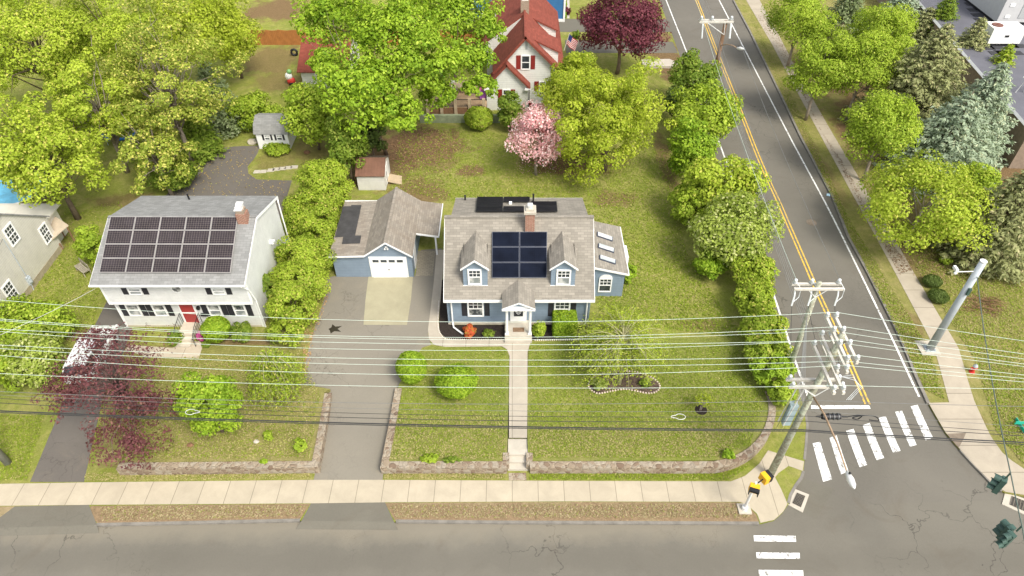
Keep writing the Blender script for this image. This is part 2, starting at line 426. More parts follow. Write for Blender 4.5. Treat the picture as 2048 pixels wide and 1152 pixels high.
# base sheet of the whole neighbourhood
mb = MB()
ysl = [-300, 0, 15] + list(range(20, 33)) + [60, 120, 700]
xsl = [-700, -100, 0, 100, 700]
for i in range(len(ysl)):
    for x in xsl: mb.v.append((x, ysl[i], L(ysl[i])-.05))
nx = len(xsl)
for i in range(len(ysl)-1):
    for k in range(nx-1): mb.f.append((i*nx+k, i*nx+k+1, (i+1)*nx+k+1, (i+1)*nx+k))
G_E1, G_E2, G_D = (.15,.185,.022), (.22,.25,.035), (.36,.31,.13)
ground = struct(mk('ground', mb, grass('base_grass', G_E1, G_E2, G_D, .5)))

# kerb lines
west_kerb = P([(-500,1062),(0,1056),(190,1050),(600,1041),(787,1043),(1000,1045),(1300,1046),(1520,1047)]) \
    + P([(1548,1040),(1566,1024),(1577,1008),(1581,990),(1592,970),(1603,955),(1607,940),(1609,921),(1612,890),(1615,850),(1609,810),(1594,762),(1572,700),(1549,640),(1530,590),(1500,505),(1462,400),(1424,290),(1385,185),(1352,90),(1318,0),(1290,-80)])
east_kerb = P([(1438,-60),(1467,0),(1500,62),(1564,194),(1602,274),(1665,392),(1697,474),(1737,546),(1780,631),(1829,744),(1857,806),(1891,865),(1916,894),(1950,932),(1986,969),(2009,985),(2048,993),(2300,1020)])
wk0 = west_kerb[0]
wpoly = [(-300, wk0[1])] + west_kerb + [(west_kerb[-1][0]+2, 300), (-300, 300)]
epoly = east_kerb + [(300, east_kerb[-1][1]), (300, 300), (east_kerb[0][0]+2, 300)]
def g_(p): return (p[0], p[1])
def ell(u, v, ru, rv, k=1.0):
    c = gp(u, v); e = gp(u+ru, v); n_ = gp(u, v-rv); return (c[0], c[1], abs(e[0]-c[0]), abs(n_[1]-c[1]), k)
wp = [ell(830,290,95,40), ell(760,330,70,50,.9), ell(860,320,60,25,.6), ell(940,342,28,14,.9), ell(1150,325,95,26,1.0), ell(1230,400,45,16,.7), ell(830,385,60,35,.8),
      ell(1330,320,16,60,.7), ell(540,120,60,30,.7), ell(560,160,50,20,.6), ell(555,20,70,22,.9), ell(620,300,40,30,.5), ell(250,400,60,14,.6), ell(1400,650,38,10,.5), ell(560,320,45,22,.4), ell(100,500,30,60,.4),
      ell(650,690,22,90,.7), ell(480,690,60,18,.8), ell(1330,110,30,60,.9)]
wmat = grass('west_grass', (.14,.20,.018), (.225,.275,.030), (.36,.32,.12), .42, wp)
struct(drape('lawn', wpoly, hblk, 0, wmat, skirt=.25))
ep = [ell(1790,420,60,60,.5), ell(1740,270,70,50,.9), ell(1700,150,80,80,.8), ell(1850,520,60,40,.6), ell(1970,610,45,22,.8), ell(1895,470,90,30,.6), ell(1990,320,80,80,.9), ell(1825,660,25,40,.5), ell(1640,330,18,80,.4), ell(2048,300,60,90,.9), ell(1950,840,20,14,.3)]
emat = grass('east_grass', (.145,.18,.022), (.20,.225,.032), (.33,.28,.12), .62, ep)
struct(drape('lawn', epoly, hblk, 0, emat, skirt=.25))
# roads
fy = wk0[1]
front_poly = [(-300, 3), (-300, wk0[1]+.3)] + [(x, y+.6) for x, y in west_kerb[:8]] + [gp(1560,985,hlow)[:2], gp(1620,930,hlow)[:2], gp(1900,930,hlow)[:2], gp(2000,975,hlow)[:2], (60, east_kerb[-1][1]+.6), (300, east_kerb[-1][1]+.6), (300, 3)]
struct(drape('road', front_poly, hlow, .004, ASPM))
side_poly = [(x-.5, y) for x, y in west_kerb[13:]][::-1] + [gp(1620,960,hlow)[:2], gp(1700,1010,hlow)[:2], gp(2010,1000,hlow)[:2]] + [(x+.5, y) for x, y in east_kerb[:15]][::-1]
side_poly[0] = (side_poly[0][0], 260); side_poly.append((east_kerb[0][0]+.5, 260))
struct(drape('road', side_poly, hlow, .010, ASPS))
# seams / patches on the asphalt
struct(drape('road_patch', P([(1578,1000),(1602,955),(1668,978),(1634,1037),(1590,1020)], hlow), hlow, .016, ASPP))
# kerb stones
KERB = plain('kerb_stone', (.20,.185,.16), .9, .25, 2, bump=.4)
def kerb(pts, wd=.16):
    l = ribbon(pts, wd, hblk, 0, 1); return struct(drape('kerb', l, hblk, .012, KERB, skirt=.14))
kerb(P([(190,1049),(600,1040)])); kerb(P([(792,1042),(1000,1044),(1300,1045),(1518,1046)]))
kerb(P([(1577,1006),(1581,990),(1592,970),(1603,955),(1607,942)])); kerb(P([(1609,919),(1612,890),(1615,850),(1609,810),(1594,762),(1572,700),(1549,640),(1530,590),(1500,505),(1462,400)]), .14)
kerb(east_kerb[1:11], .2); kerb(P([(1921,899),(1950,931),(1986,968),(2004,982)]))
# sidewalks
SWM = concrete('sidewalk_concrete', (.46,.40,.30), 0, 1.42); SWE = concrete('side_path_concrete', (.42,.365,.285), 1, 1.75)
sw = P([(-500,971),(0,968),(180,965),(625,960),(770,960),(1130,962),(1462,963),(1490,952),(1518,928),(1536,901),(1608,923),(1605,942),(1577,932),(1556,947),(1550,955),(1562,978),(1575,1008),(1566,1024),(1548,1040),(1521,1046),(1514,1028),(1497,1012),(1480,1004),(1130,1003),(770,1005),(620,1007),(175,1010),(0,1012),(-500,1018)])
struct(drape('sidewalk', sw, hblk, .018, SWM))
se = P([(1468,-50),(1492,0),(1543,87),(1592,180),(1648,284),(1702,384),(1746,464),(1793,551),(1859,677),(1872,710),(1886,760),(1898,805),(1857,806),(1891,865),(1916,894),(1950,932),(1986,968),(2011,984),(2048,990),(2300,1015),(2300,990),(2048,938),(2024,922),(2004,905),(1981,872),(1948,801),(1935,759),(1917,697),(1885,643),(1826,543),(1780,462),(1735,384),(1662,262),(1606,164),(1560,75),(1519,0),(1494,-50)])
struct(drape('sidewalk', se, hblk, .018, SWE))
struct(drape('ramp_pad', P([(1893,868),(1932,866),(1927,878),(1917,896)]), hblk, .024, plain('worn_ramp', (.20,.16,.12), .9, .2)))
# verge strips of packed dirt
VERGE = grass('verge_dirt', (.20,.20,.05), (.26,.24,.08), (.34,.26,.15), .9, [], (.3,.22,.13))
m_ = [gp(u, 1028) for u in (250,400,560,800,1000,1200,1400)]
VD = grass('verge_soil', (.24,.21,.08), (.28,.22,.10), (.36,.28,.17), .85, [(p[0], p[1], 4.5, .75, .8) for p in m_], (.29,.20,.12))
struct(drape('verge', P([(182,1012),(620,1008),(600,1039),(196,1047),(176,1028)]), hblk, .010, VD))
struct(drape('verge', P([(770,1006),(1130,1004),(1480,1005),(1497,1013),(1512,1029),(1518,1044),(1300,1043),(1000,1042),(790,1041)]), hblk, .010, VD))
struct(drape('verge', P([(-300,1015),(0,1013),(30,1013),(10,1030),(-20,1045),(-300,1055)]), hblk, .010, VD))
# driveways
dw = P([(668,552),(830,552),(842,500),(884,497),(872,560),(860,640),(856,668),(862,690),(845,695),(815,735),(797,775),(785,850),(768,936),(765,961),(627,961),(632,938),(652,830),(658,795),(650,776),(608,770),(612,720),(628,660),(648,600),(655,556)])
struct(drape('driveway', dw, hblk, .008, ASPD))
def apron(l, mat):
    pts = P(l); struct(drape('driveway_apron', pts, hblk, .014, mat, skirt=.0))
    a, b = pts[-1], pts[-2]       # street side
    m = MB(); z = KH+.014
    m.poly([(a[0], a[1], z), (a[0]-.25, a[1]-.4, .012), (b[0]+.25, b[1]-.4, .012), (b[0], b[1], z)])
    o = mk('apron_slope', m, mat); struct(o)
apron([(622,1007),(770,1005),(788,1044),(603,1042)], ASPP)
apron([(30,1013),(178,1010),(194,1050),(-30,1057)], ASPP)
struct(drape('concrete_pad', P([(737,553),(826,553),(822,600),(814,650),(727,650),(731,600)]), hblk, .016, concrete('pad_concrete', (.36,.33,.22), 0, 3.0, False)))
struct(drape('patio', P([(835,502),(870,502),(866,552),(832,552)]), hblk, .014, bricks('patio_pavers', (.33,.29,.22), (.26,.23,.17), (.18,.16,.12), .3, .15)))
dk = P([(60,964),(95,880),(150,745),(200,630),(216,598),(236,600),(262,660),(250,700),(205,800),(186,880),(168,964)])
struct(drape('driveway', dk, hblk, .008, ASPK))
rear = P([(520,291),(469,293),(431,298),(405,315),(375,342),(345,375),(325,400),(300,430),(560,440),(572,399),(584,361),(548,360),(514,359),(497,347),(495,333),(508,318),(516,305)])
struct(drape('driveway', smooth_line(rear, 1), hblk, .008, ASPK))
# raised lawns
LM = grass('front_lawn', (.125,.185,.018), (.20,.255,.028), (.34,.30,.12), .42, [], dfade=(28, 21))
LN = grass('neighbour_lawn', (.16,.19,.025), (.22,.22,.04), (.34,.29,.13), .60, [], dfade=(30, 22))
lw_left = P([(797,772),(800,765),(820,738),(845,700),(862,692),(900,693),(1000,693),(1012,697),(1018,706),(1017,800),(1015,880),(1014,912),(1014,926),(900,926),(771,926),(783,850)], hup)
struct(drape('lawn', lw_left, hup, .004, LM, skirt=.7))
wall_r = [(1057,922),(1250,922),(1400,921),(1440,920),(1475,908),(1505,890),(1527,865),(1538,835),(1540,805),(1534,780)]
rl = P([(1060,684),(1057,700),(1055,800),(1055,880)]+wall_r[:]+[(1560,760),(1545,700),(1530,672)], hup)
struct(drape('lawn', rl, hup, .004, LM, skirt=.7))
nl = P([(660,778),(650,784),(628,922),(240,925),(190,925),(212,800),(262,690),(345,690),(540,690),(605,690),(604,770)], hup)
struct(drape('lawn', nl, hup, .004, LN, skirt=.7))
# path and steps
PATHM = concrete('path_concrete', (.44,.39,.32), 1, 1.5); PATHX = concrete('path_concrete_x', (.44,.39,.315), 0, 1.5)
pl_ = P([(873,500),(890,500),(884,570),(877,640),(879,666),(888,677),(905,680),(1063,680),(1058,695),(1055,706),(1055,800),(1054,876),(1018,876),(1018,800),(1019,712),(1014,699),(1004,693),(890,694),(868,690),(858,679),(856,660),(861,620),(868,560)], hup)
struct(drape('path', smooth_line(pl_, 1), hup, .018, PATHX))
def stair(name, x0, x1, seq, mat, label, cat='steps'):
    m = MB()
    for (ya, yb, z) in seq: m.box(x0, x1, ya, yb, -.1, z)
    c = ((x0+x1)/2, seq[0][0], seq[0][2]); return tag(center(mk(name, m, mat), c), label, cat)
xa, y1, _ = pz(1016, 876, .85); xb = pz(1055, 876, .85)[0]
ytop = gp(1030, 876, hup)[1]; ylow = gp(1030, 942)[1]
zt = hup(0, ytop)+.018; n_ = 4
zl = .13; ys = [ylow, ylow+.36, ylow+.72, ylow+1.08, ytop, ytop+.02]
hs = [zl+.17, zl+.34, zl+.5]
seq = [(ylow, ylow+.38, zl+.15), (ylow+.383, ylow+.76, zl+.30), (ylow+.763, ylow+1.14, zl+.45), (ylow+1.143, ytop+.02, zt-.13)]
stair('stone_steps', xa, xb, seq, CONCL, 'short flight of concrete garden steps rising from the pavement through the stone wall')
fl = P([(1017,946),(1052,946),(1053,961),(1018,961)]); struct(drape('flagstones', fl, hblk, .02, STONE))
# neighbour walk and steps
struct(drape('path', P([(366,683),(401,683),(404,697),(398,717),(290,713),(250,700),(258,690),(345,696)], hup), hup, .016, concrete('neighbour_walk', (.50,.43,.33), 0, 1.5)))
a = py(369, 653, 31.3); xs0 = gp(372, 654)[0]; xs1 = gp(400, 654)[0]
g0 = .97
m = MB(); m.box(xs0, xs1, 30.3, 31.5, .5, g0+.50); m.box(xs0, xs1, 29.95, 30.297, .5, g0+.33); m.box(xs0, xs1, 29.6, 29.947, .5, g0+.16)
st_n = tag(center(mk('entry_steps', m, CONC), ((xs0+xs1)/2, 29.6, g0)), 'concrete entry steps below the red front door of the white house', 'steps')
# mulch bed of the blue house
struct(drape('mulch_bed', P([(884,560),(898,560),(900,650),(1012,650),(1012,679),(905,679),(889,676),(879,664),(878,640)], hblk), hblk, .022, MULCH))
struct(drape('mulch_bed', P([(1062,650),(1180,648),(1185,680),(1063,681)], hblk), hblk, .022, MULCH))
# scalloped white edging of the bed
def edging(name, pts, h, r, sp, mat, label):
    m = MB(); acc = 0; last = None
    for i in range(len(pts)-1):
        a = Vector(pts[i][:2]); b = Vector(pts[i+1][:2]); d = (b-a).length; t = -acc
        while t + sp <= d:
            t += sp; p = a + (b-a)*(t/d); m.ball((p.x, p.y, h(p.x, p.y)+.02), r, r, r*.9, 6, 4)
        acc = d - t
    c = pts[len(pts)//2]; c = (c[0], c[1], h(*c[:2])); return tag(center(mk(name, m, mat, smooth=True), c), label, 'edging')
EDG = plain('edging_stone', (.62,.56,.48), .9, .25, 3)
edging('bed_edging', smooth_line(P([(878,600),(876,645),(879,664),(889,676),(906,679),(1010,680)]), 3), hblk, .055, .14, EDG, 'scalloped pale edging round the dark mulch bed beside the front path')
edging('bed_edging', P([(1066,681),(1180,680)]), hblk, .055, .14, EDG, 'scalloped pale edging along the mulch bed right of the porch')
kid = smooth_line([gp(u, v, hup)[:2] for u, v in [(1180,762),(1195,750),(1225,744),(1262,743),(1295,751),(1316,765),(1318,779),(1300,787),(1270,782),(1245,779),(1220,783),(1195,787),(1178,775)]], 4, True)
struct(drape('kidney_bed', kid, hup, .012, plain('bed_soil', (.10,.07,.05), 1, .5, 6, bump=1)))
edging('bed_edging', kid+[kid[0]], hup, .07, .17, plain('pink_edging', (.58,.47,.40), .9, .25, 3), 'kidney shaped ring of small pinkish stones under the weeping tree')
# ---------------------------------------------------------------- road markings
def mark(pts, mat=PAINTW, z=.022): return drape('road_marking', pts, hlow, z, mat)
def line_mark(name, pts, wd, mat):
    pts = P(pts, hlow); o = drape(name, ribbon(pts, wd, hlow, 0, 3), hlow, .022, mat); return struct(o)
line_mark('edge_line', [(1421,-30),(1438,0),(1519,157),(1588,290),(1650,405),(1700,505),(1760,628),(1800,712),(1838,794)], .13, PAINTW)
line_mark('edge_line', [(1322,-30),(1332,0),(1380,122),(1440,290),(1500,455),(1548,592),(1580,690),(1600,750),(1618,800)], .13, PAINTW)
cl = [(1380,-30),(1393,0),(1430,95),(1478,215),(1519,320),(1556,402),(1601,505),(1640,595),(1690,705),(1735,809)]
for dx in (-.13, .13):
    p = P(cl, hlow); p = [(x+dx, y) for x, y in p]
    struct(drape('centre_line', ribbon(p, .11, hlow, 0, 3), hlow, .022, PAINTY))
struct(mark(P([(1622,811),(1738,811),(1741,818),(1622,818)], hlow)))
bars = [[(1625,887),(1640,884),(1664,959),(1646,964)],[(1659,876),(1673,871),(1697,943),(1682,949)],[(1692,862),(1707,858),(1734,930),(1719,935)],[(1725,851),(1739,846),(1768,916),(1753,921)],[(1757,836),(1771,833),(1801,902),(1786,906)],[(1790,824),(1804,822),(1833,890),(1820,894)],[(1821,813),(1835,810),(1866,876),(1851,881)]]
for b in bars: struct(mark(P(b, hlow)))
for v0, v1, ul, ur in ((1071,1084,1507,1591),(1105,1118,1512,1599),(1140,1154,1517,1606),(1176,1191,1523,1614)): struct(mark(P([(ul,v0),(ur,v0+1),(ur+1,v1),(ul+1,v1-1)], hlow)))
# manhole, drains
p = gp(1623, 445, hlow); m = MB(); m.cyl(p[0], p[1], p[2]-.05, p[2]+.02, .40, 24); m.cyl(p[0], p[1], p[2]-.05, p[2]+.03, .30, 24)
tag(center(mk('manhole_cover', m, plain('iron', (.20,.16,.12), .7, .25, 6)), p), 'round brown iron manhole cover in the right lane of the side road', 'manhole cover')
def drain(pts, label):
    q = [gp(u, v, hlow) for u, v in pts]; z = L(q[0][1])
    c = tuple(sum(k[i] for k in q)/4 for i in range(3)); t = thing('storm_drain', label, 'storm drain', (c[0], c[1], z))
    m = MB(); m.prism([(k[0], k[1], z+.05) for k in q], (0,0,-.1)); mk('drain_frame', m, CONCL, t)
    def lp(a, b): x = (1-b)*((1-a)*q[0][0]+a*q[1][0]) + b*((1-a)*q[3][0]+a*q[2][0]); y = (1-b)*((1-a)*q[0][1]+a*q[1][1]) + b*((1-a)*q[3][1]+a*q[2][1]); return Vector((x, y, z+.056))
    m = MB(); m.prism([lp(.22,.17), lp(.78,.17), lp(.78,.80), lp(.22,.80)], (0,0,-.003)); mk('drain_opening', m, BLACK, t)
    m = MB()
    for i in range(7): a_ = .22+.56*i/6; m.prism([lp(a_-.012,.17), lp(a_+.012,.17), lp(a_+.012,.8), lp(a_-.012,.8)], (0,0,.02))
    mk('grate', m, plain('grate_iron', (.16,.14,.11), .7, .2), t)
    m = MB()
    for i in range(9): a_ = .17+.63*i/8; m.prism([lp(.22,a_-.01), lp(.78,a_-.01), lp(.78,a_+.01), lp(.22,a_+.01)], (0,0,.015))
    mk('grate', m, plain('grate_iron_cross', (.16,.14,.11), .7, .2), t)
drain([(1590,979),(1618,990),(1605,1026),(1575,1010)], 'cast iron storm drain grate in a pale concrete frame beside the corner ramp')
drain([(2010,984),(2075,1008),(2070,1040),(2003,1009)], 'storm drain grate in pale concrete at the far right kerb')
# ---------------------------------------------------------------- stone retaining walls
def wall(name, pts, wd, label, ztop=hup, extra=.06, zb=-.1):
    t = smooth_line(pts, 4) if len(pts) > 4 else pts
    m = MB(); ring = []
    seg = []
    for i in range(len(t)-1):
        a = Vector(t[i]); b = Vector(t[i+1]); n = max(1, int((b-a).length/1.0))
        for k in range(n): seg.append(tuple(a+(b-a)*k/n))
    seg.append(t[-1])
    vs = []
    for i, p in enumerate(seg):
        a = Vector(seg[max(i-1, 0)]); b = Vector(seg[min(i+1, len(seg)-1)]); d0 = (Vector(p)-a); d1 = (b-Vector(p))
        d0 = d0.normalized() if d0.length > 0 else d1.normalized(); d1 = d1.normalized() if d1.length > 0 else d0
        tt = (d0+d1).normalized(); k = 1/max(.5, tt.dot(d1)); nn = Vector((-tt.y, tt.x))*wd/2*k
        z = ztop(*p)+extra; zz = L(p[1])+zb
        for q in ((p[0]+nn.x, p[1]+nn.y, zz), (p[0]+nn.x, p[1]+nn.y, z), (p[0]-nn.x, p[1]-nn.y, z), (p[0]-nn.x, p[1]-nn.y, zz)): vs.append(q)
    fs = []
    for i in range(len(seg)-1):
        for k in range(3): fs.append((i*4+k, i*4+k+1, (i+1)*4+k+1, (i+1)*4+k))
    e = (len(seg)-1)*4; fs += [(0,1,2,3), (e+3,e+2,e+1,e)]
    m.add(vs, fs); c = (seg[0][0], seg[0][1], L(seg[0][1])); return tag(center(mk(name, m, STONE), c), label, 'wall')
def PU(l): return [gp(u, v, lambda x, y: hup(x, y)+.06)[:2] for u, v in l]
wall('stone_wall', PU([(656,786),(630,928),(235,932)]), .42, 'low mortared stone wall bounding the neighbour lawn left of the driveway')
wall('stone_wall', PU([(797,776),(769,929),(1014,929)]), .42, 'low mortared stone wall round the small lawn between driveway and garden steps')
wall('stone_wall', PU([(1012,905),(1012,929)])[::-1], .36, 'short stone wall stub on the left side of the garden steps')
wall('stone_wall', PU([(1059,905),(1059,929)])[::-1], .36, 'short stone wall stub on the right side of the garden steps')
wall('stone_wall', PU([(1060,929),(1250,929),(1400,929),(1440,927),(1478,915),(1508,896),(1531,868),(1543,835),(1544,805),(1537,782)]), .42, 'long mortared stone wall curving round the corner of the front lawn')
m = MB()
a = gp(840,246); b = gp(1000,246); m.box(a[0], b[0], a[1], a[1]+.3, .8, 1.75)
tag(center(mk('retaining_wall', m, plain('mossy_concrete', (.24,.27,.17), .95, .3, 1.5, bump=.4)), (a[0], a[1], .97)), 'low mossy concrete wall below the wooden deck at the back of the yard', 'wall')
# ---------------------------------------------------------------- building helpers
G0 = .97
def slab(m, pts, th=.14):
    """roof sheet: quad/poly pts (counter-clockwise from above) thickened downwards"""
    a = [Vector(p) for p in pts]; n = (a[1]-a[0]).cross(a[2]-a[0]).normalized()
    if n.z < 0: n = -n
    return m.prism(pts, -n*th)
def window(t, o, r, n, w, h, name='window', muntin='upper', pane=GLASS, frame=WHITE, fw=.10, shut=None, sw_=.34, arch=False, lower=None):
    """o: centre on the wall; r: right vector, n: outward normal; frame, glass and glazing bars stand on the wall"""
    o = Vector(o); r = Vector(r); n = Vector(n); u = Vector((0,0,1)); hw, hh = w/2, h/2
    m = MB()
    m.obox(o, r, u, n, -hw-fw, -hw, -hh-fw, hh+fw, -.01, .07); m.obox(o, r, u, n, hw, hw+fw, -hh-fw, hh+fw, -.01, .07)
    m.obox(o, r, u, n, -hw, hw, -hh-fw, -hh, -.01, .075); m.obox(o, r, u, n, -hw, hw, hh, hh+fw, -.01, .07)
    m.obox(o, r, u, n, -hw, hw, -.03, .03, -.01, .06)
    if arch:
        pts = [o + r*((hw+fw)*math.cos(q)) + u*(hh+fw+.32*math.sin(q)) for q in [math.pi*i/10 for i in range(11)]]
        m.prism([p - n*.01 for p in pts], n*.07)
    f = mk(name, m, frame, t)
    m = MB(); m.obox(o, r, u, n, -hw, hw, .03, hh, -.005, .02); mk('pane', m, pane, f)
    m = MB(); m.obox(o, r, u, n, -hw, hw, -hh, -.03, -.005, .02); mk('pane', m, lower or pane, f)
    if muntin:
        m = MB(); bw = .018
        for x in (-w/6, w/6): m.obox(o, r, u, n, x-bw, x+bw, .03, hh, .01, .035)
        m.obox(o, r, u, n, -hw, hw, hh/2-bw+.015, hh/2+bw+.015, .01, .037)
        if muntin == 'all':
            for x in (-w/6, w/6): m.obox(o, r, u, n, x-bw, x+bw, -hh, -.03, .01, .035)
            m.obox(o, r, u, n, -hw, hw, -hh/2-bw, -hh/2+bw, .01, .037)
        mk('glazing_bar', m, frame, f)
    if shut:
        for s in (-1, 1):
            m = MB(); a = s*(hw+fw+.04); b = s*(hw+fw+.04+sw_); a, b = min(a, b), max(a, b)
            m.obox(o, r, u, n, a, b, -hh-.06, hh+.06, 0, .03)
            for y0, y1_ in ((-hh, -.05), (.05, hh)): m.obox(o, r, u, n, a+.05, b-.05, y0+.02, y1_-.02, .02, .045)
            mk('shutter', m, shut, t)
    return f
RX, NY = (1,0,0), (0,-1,0)
def win_px(t, u0, u1, v0, v1, Y, **k):
    fw = k.get('fw', .10)
    c = py((u0+u1)/2, (v0+v1)/2, Y); a = py(u0, (v0+v1)/2, Y); b = py(u1, (v0+v1)/2, Y); p = py((u0+u1)/2, v0, Y); q = py((u0+u1)/2, v1, Y)
    return window(t, (c[0], Y, (p[2]+q[2])/2), RX, NY, abs(b[0]-a[0])-2*fw, abs(p[2]-q[2])-2*fw, **k)
def panel(t, c4, mat, frame, name='solar_panel', th=.05, lift=.12, gap=.02):
    """c4: corners on the roof (bl, br, tr, tl); laminate with a slim frame standing off the roof"""
    a = [Vector(p) for p in c4]; n = (a[1]-a[0]).cross(a[3]-a[0]).normalized()
    if n.z < 0: n = -n
    def at(s, q): return (a[0]*(1-s)+a[1]*s)*(1-q) + (a[3]*(1-s)+a[2]*s)*q
    W = (a[1]-a[0]).length; D = (a[3]-a[0]).length; ex, ey = gap/W, gap/D
    cs = [at(ex, ey), at(1-ex, ey), at(1-ex, 1-ey), at(ex, 1-ey)]
    m = MB(); m.prism([p+n*lift for p in cs], n*th); f = mk(name, m, frame, t)
    ex += .03/W; ey += .03/D
    cs = [at(ex, ey), at(1-ex, ey), at(1-ex, 1-ey), at(ex, 1-ey)]
    m = MB(); m.poly([p+n*(lift+th+.004) for p in cs]); mk('solar_cells', m, mat, f, uvs=[(0,0),(1,0),(1,1),(0,1)]); return f
# ================================================================= blue cape house
T = thing('blue_house', 'blue clapboard cape house with two dormers, dark roof panels and a white columned porch', 'house', (.43, 31.7, G0))
XL, XR, YF = -4.20, 5.05, 31.7
m = MB(); m.prism([(XL, 31.7, .6), (XL, 39.1, .6), (XL, 39.1, 3.75), (XL, 35.4, 6.92), (XL, 31.7, 3.82)], (XR-XL, 0, 0))
m.prism([(XL+.38, 35.4, 3.0), (XL+.38, 39.25, 3.0), (XL+.38, 39.25, 5.42), (XL+.38, 35.4, 6.8)], (XR-XL-.62, 0, 0))
mk('wall', m, BSID, T)
m = MB(); m.box(XL-.03, XR+.03, 31.67, 39.13, .5, G0+.22); mk('foundation', m, CONC, T)
rz = lambda y: 3.7 + (y-31.35)*.84
m = MB(); slab(m, [(-4.34, 31.3, rz(31.3)), (5.25, 31.3, rz(31.3)), (5.25, 35.4, rz(35.4)), (-4.34, 35.4, rz(35.4))], .15)
slab(m, [(-4.34, 35.42, 7.1), (5.25, 35.42, 7.1), (5.25, 39.4, 3.76), (-4.34, 39.4, 3.76)], .15)
slab(m, [(-3.95, 35.3, 7.1), (4.95, 35.3, 7.1), (4.95, 39.55, 5.6), (-3.95, 39.55, 5.6)], .15)
roof = mk('roof', m, SHG, T)
m = MB(); m.box(-4.36, 5.27, 35.28, 35.52, 7.07, 7.16); mk('ridge_cap', m, SHG, roof)
m = MB(); m.box(-4.36, 5.27, 31.16, 31.30, 3.50, 3.63)
m.box(-3.97, 4.97, 39.55, 39.62, 5.42, 5.56); mk('gutter', m, WHITE, T)
m = MB()
for x in (-4.36, 5.24):
    m.prism([(x, 31.3, 3.52), (x, 35.4, 6.96), (x, 35.4, 7.1), (x, 31.3, 3.67)], (.03, 0, 0))
mk('rake_board', m, WHITE, T)
m = MB()                                            # corner boards
for x in (XL-.02, XR-.08): m.box(x, x+.10, 31.66, 31.71, G0+.2, 3.6)
mk('corner_board', m, BSID, T)
m = MB(); m.tube([(-4.0, 31.23, 3.52), (-3.92, 31.56, 3.2), (-3.92, 31.58, 1.3), (-3.85, 31.3, 1.1), (-3.2, 30.72, 1.06)], .055, 8); mk('downspout', m, WHITE, T)
m = MB(); m.tube([(4.75, 31.23, 3.52), (4.85, 31.56, 3.2), (4.85, 31.58, 1.1)], .05, 8); mk('downspout', m, WHITE, T)
# ground floor windows with shutters
win_px(T, 935, 967.5, 601, 632, YF, shut=SHUT, lower=GLASSC)
win_px(T, 1108, 1140, 602, 632.5, YF, shut=SHUT)
# dormers
def dormer(xl, xr, lower):
    xc = (xl+xr)/2; yf = 32.0; ze, zp = 5.86, 6.52; b = rz(yf)-.05
    m = MB(); m.add([(xl+.1, yf, b), (xr-.1, yf, b), (xr-.1, yf, ze-.02), (xc, yf, zp-.09), (xl+.1, yf, ze-.02),
                     (xl+.1, 34.9, ze-.02), (xc, 34.9, zp-.09), (xr-.1, 34.9, ze-.02), (xl+.1, 34.9, rz(34.9)-.6), (xr-.1, 34.9, rz(34.9)-.6)],
                    [(0,1,2,3,4), (0,4,5,8), (1,9,7,2)])
    d = mk('dormer', m, BSID, T); ybk = 34.9
    m = MB(); slab(m, [(xl-.02, yf-.22, ze-.06), (xc, yf-.22, zp), (xc, ybk, zp), (xl-.02, 34.2, ze-.06)], .10)
    slab(m, [(xc+.002, yf-.22, zp), (xr+.02, yf-.22, ze-.06), (xr+.02, 34.2, ze-.06), (xc+.002, ybk, zp)], .10); mk('dormer_roof', m, SHG, d)
    m = MB()
    for a, bb in ((xl-.03, xc), (xr+.03, xc)):
        m.prism([(a, yf-.26, ze-.18), (bb, yf-.26, zp-.12), (bb, yf-.26, zp+.01), (a, yf-.26, ze-.05)], (0, .035, 0))
    m.box(xl+.08, xr-.08, yf-.03, yf+.02, b-.02, b+.05)
    mk('rake_board', m, WHITE, d)
    return d
dormer(-3.18, -1.45, None); dormer(2.36, 4.08, None)
win_px(T, 935.5, 963.5, 538, 568.5, 32.0, lower=GLASSL); win_px(T, 1112.5, 1141.5, 539, 569.5, 32.0, lower=GLASSL)
# porch
DX0, DX1 = -.46, 1.28
m = MB(); m.box(DX0, DX1, 30.28, 31.69, .7, 1.38); pf = mk('porch_floor', m, CONCL, T)
m = MB(); m.box(DX0-.01, DX1+.01, 30.0, 30.278, .7, 1.16); mk('porch_step', m, CONCL, T)
for x in (DX0+.13, DX1-.13):
    m = MB(); m.tube([(x, 30.46, 1.38), (x, 30.46, 3.78)], .085, 14); m.box(x-.12, x+.12, 30.34, 30.58, 1.38, 1.46); m.box(x-.12, x+.12, 30.34, 30.58, 3.66, 3.80)
    mk('porch_column', m, WHITE, T, smooth=False)
m = MB(); m.box(DX0-.02, DX1+.02, 30.32, 31.69, 3.80, 3.98); mk('porch_beam', m, WHITE, T)
xc = (DX0+DX1)/2
m = MB(); m.prism([(DX0+.1, 30.34, 3.98), (DX1-.1, 30.34, 3.98), (xc, 30.34, 4.38)], (0, 1.2, 0)); mk('porch_gable', m, BSID, T)
m = MB(); slab(m, [(DX0-.16, 30.14, 3.98), (xc, 30.14, 4.50), (xc, 32.35, 4.50), (DX0-.16, 31.6, 3.98)], .08)
slab(m, [(xc+.002, 30.14, 4.50), (DX1+.16, 30.14, 3.98), (DX1+.16, 31.6, 3.98), (xc+.002, 32.35, 4.50)], .08); mk('porch_roof', m, SHG, T)
m = MB()
for a in (DX0-.17, DX1+.17): m.prism([(a, 30.10, 3.89), (xc, 30.10, 4.40), (xc, 30.10, 4.50), (a, 30.10, 3.98)], (0, .035, 0))
m.box(DX0-.17, DX1+.17, 30.10, 30.32, 3.80, 3.89); mk('porch_trim', m, WHITE, T)
m = MB(); m.box(-.12, .96, 31.60, 31.70, 1.38, 3.60); dr = mk('door', m, WHITE, T)
m = MB(); m.box(.12, .72, 31.575, 31.60, 1.85, 3.35); mk('door_glass', m, GLASS, dr)
m = MB()
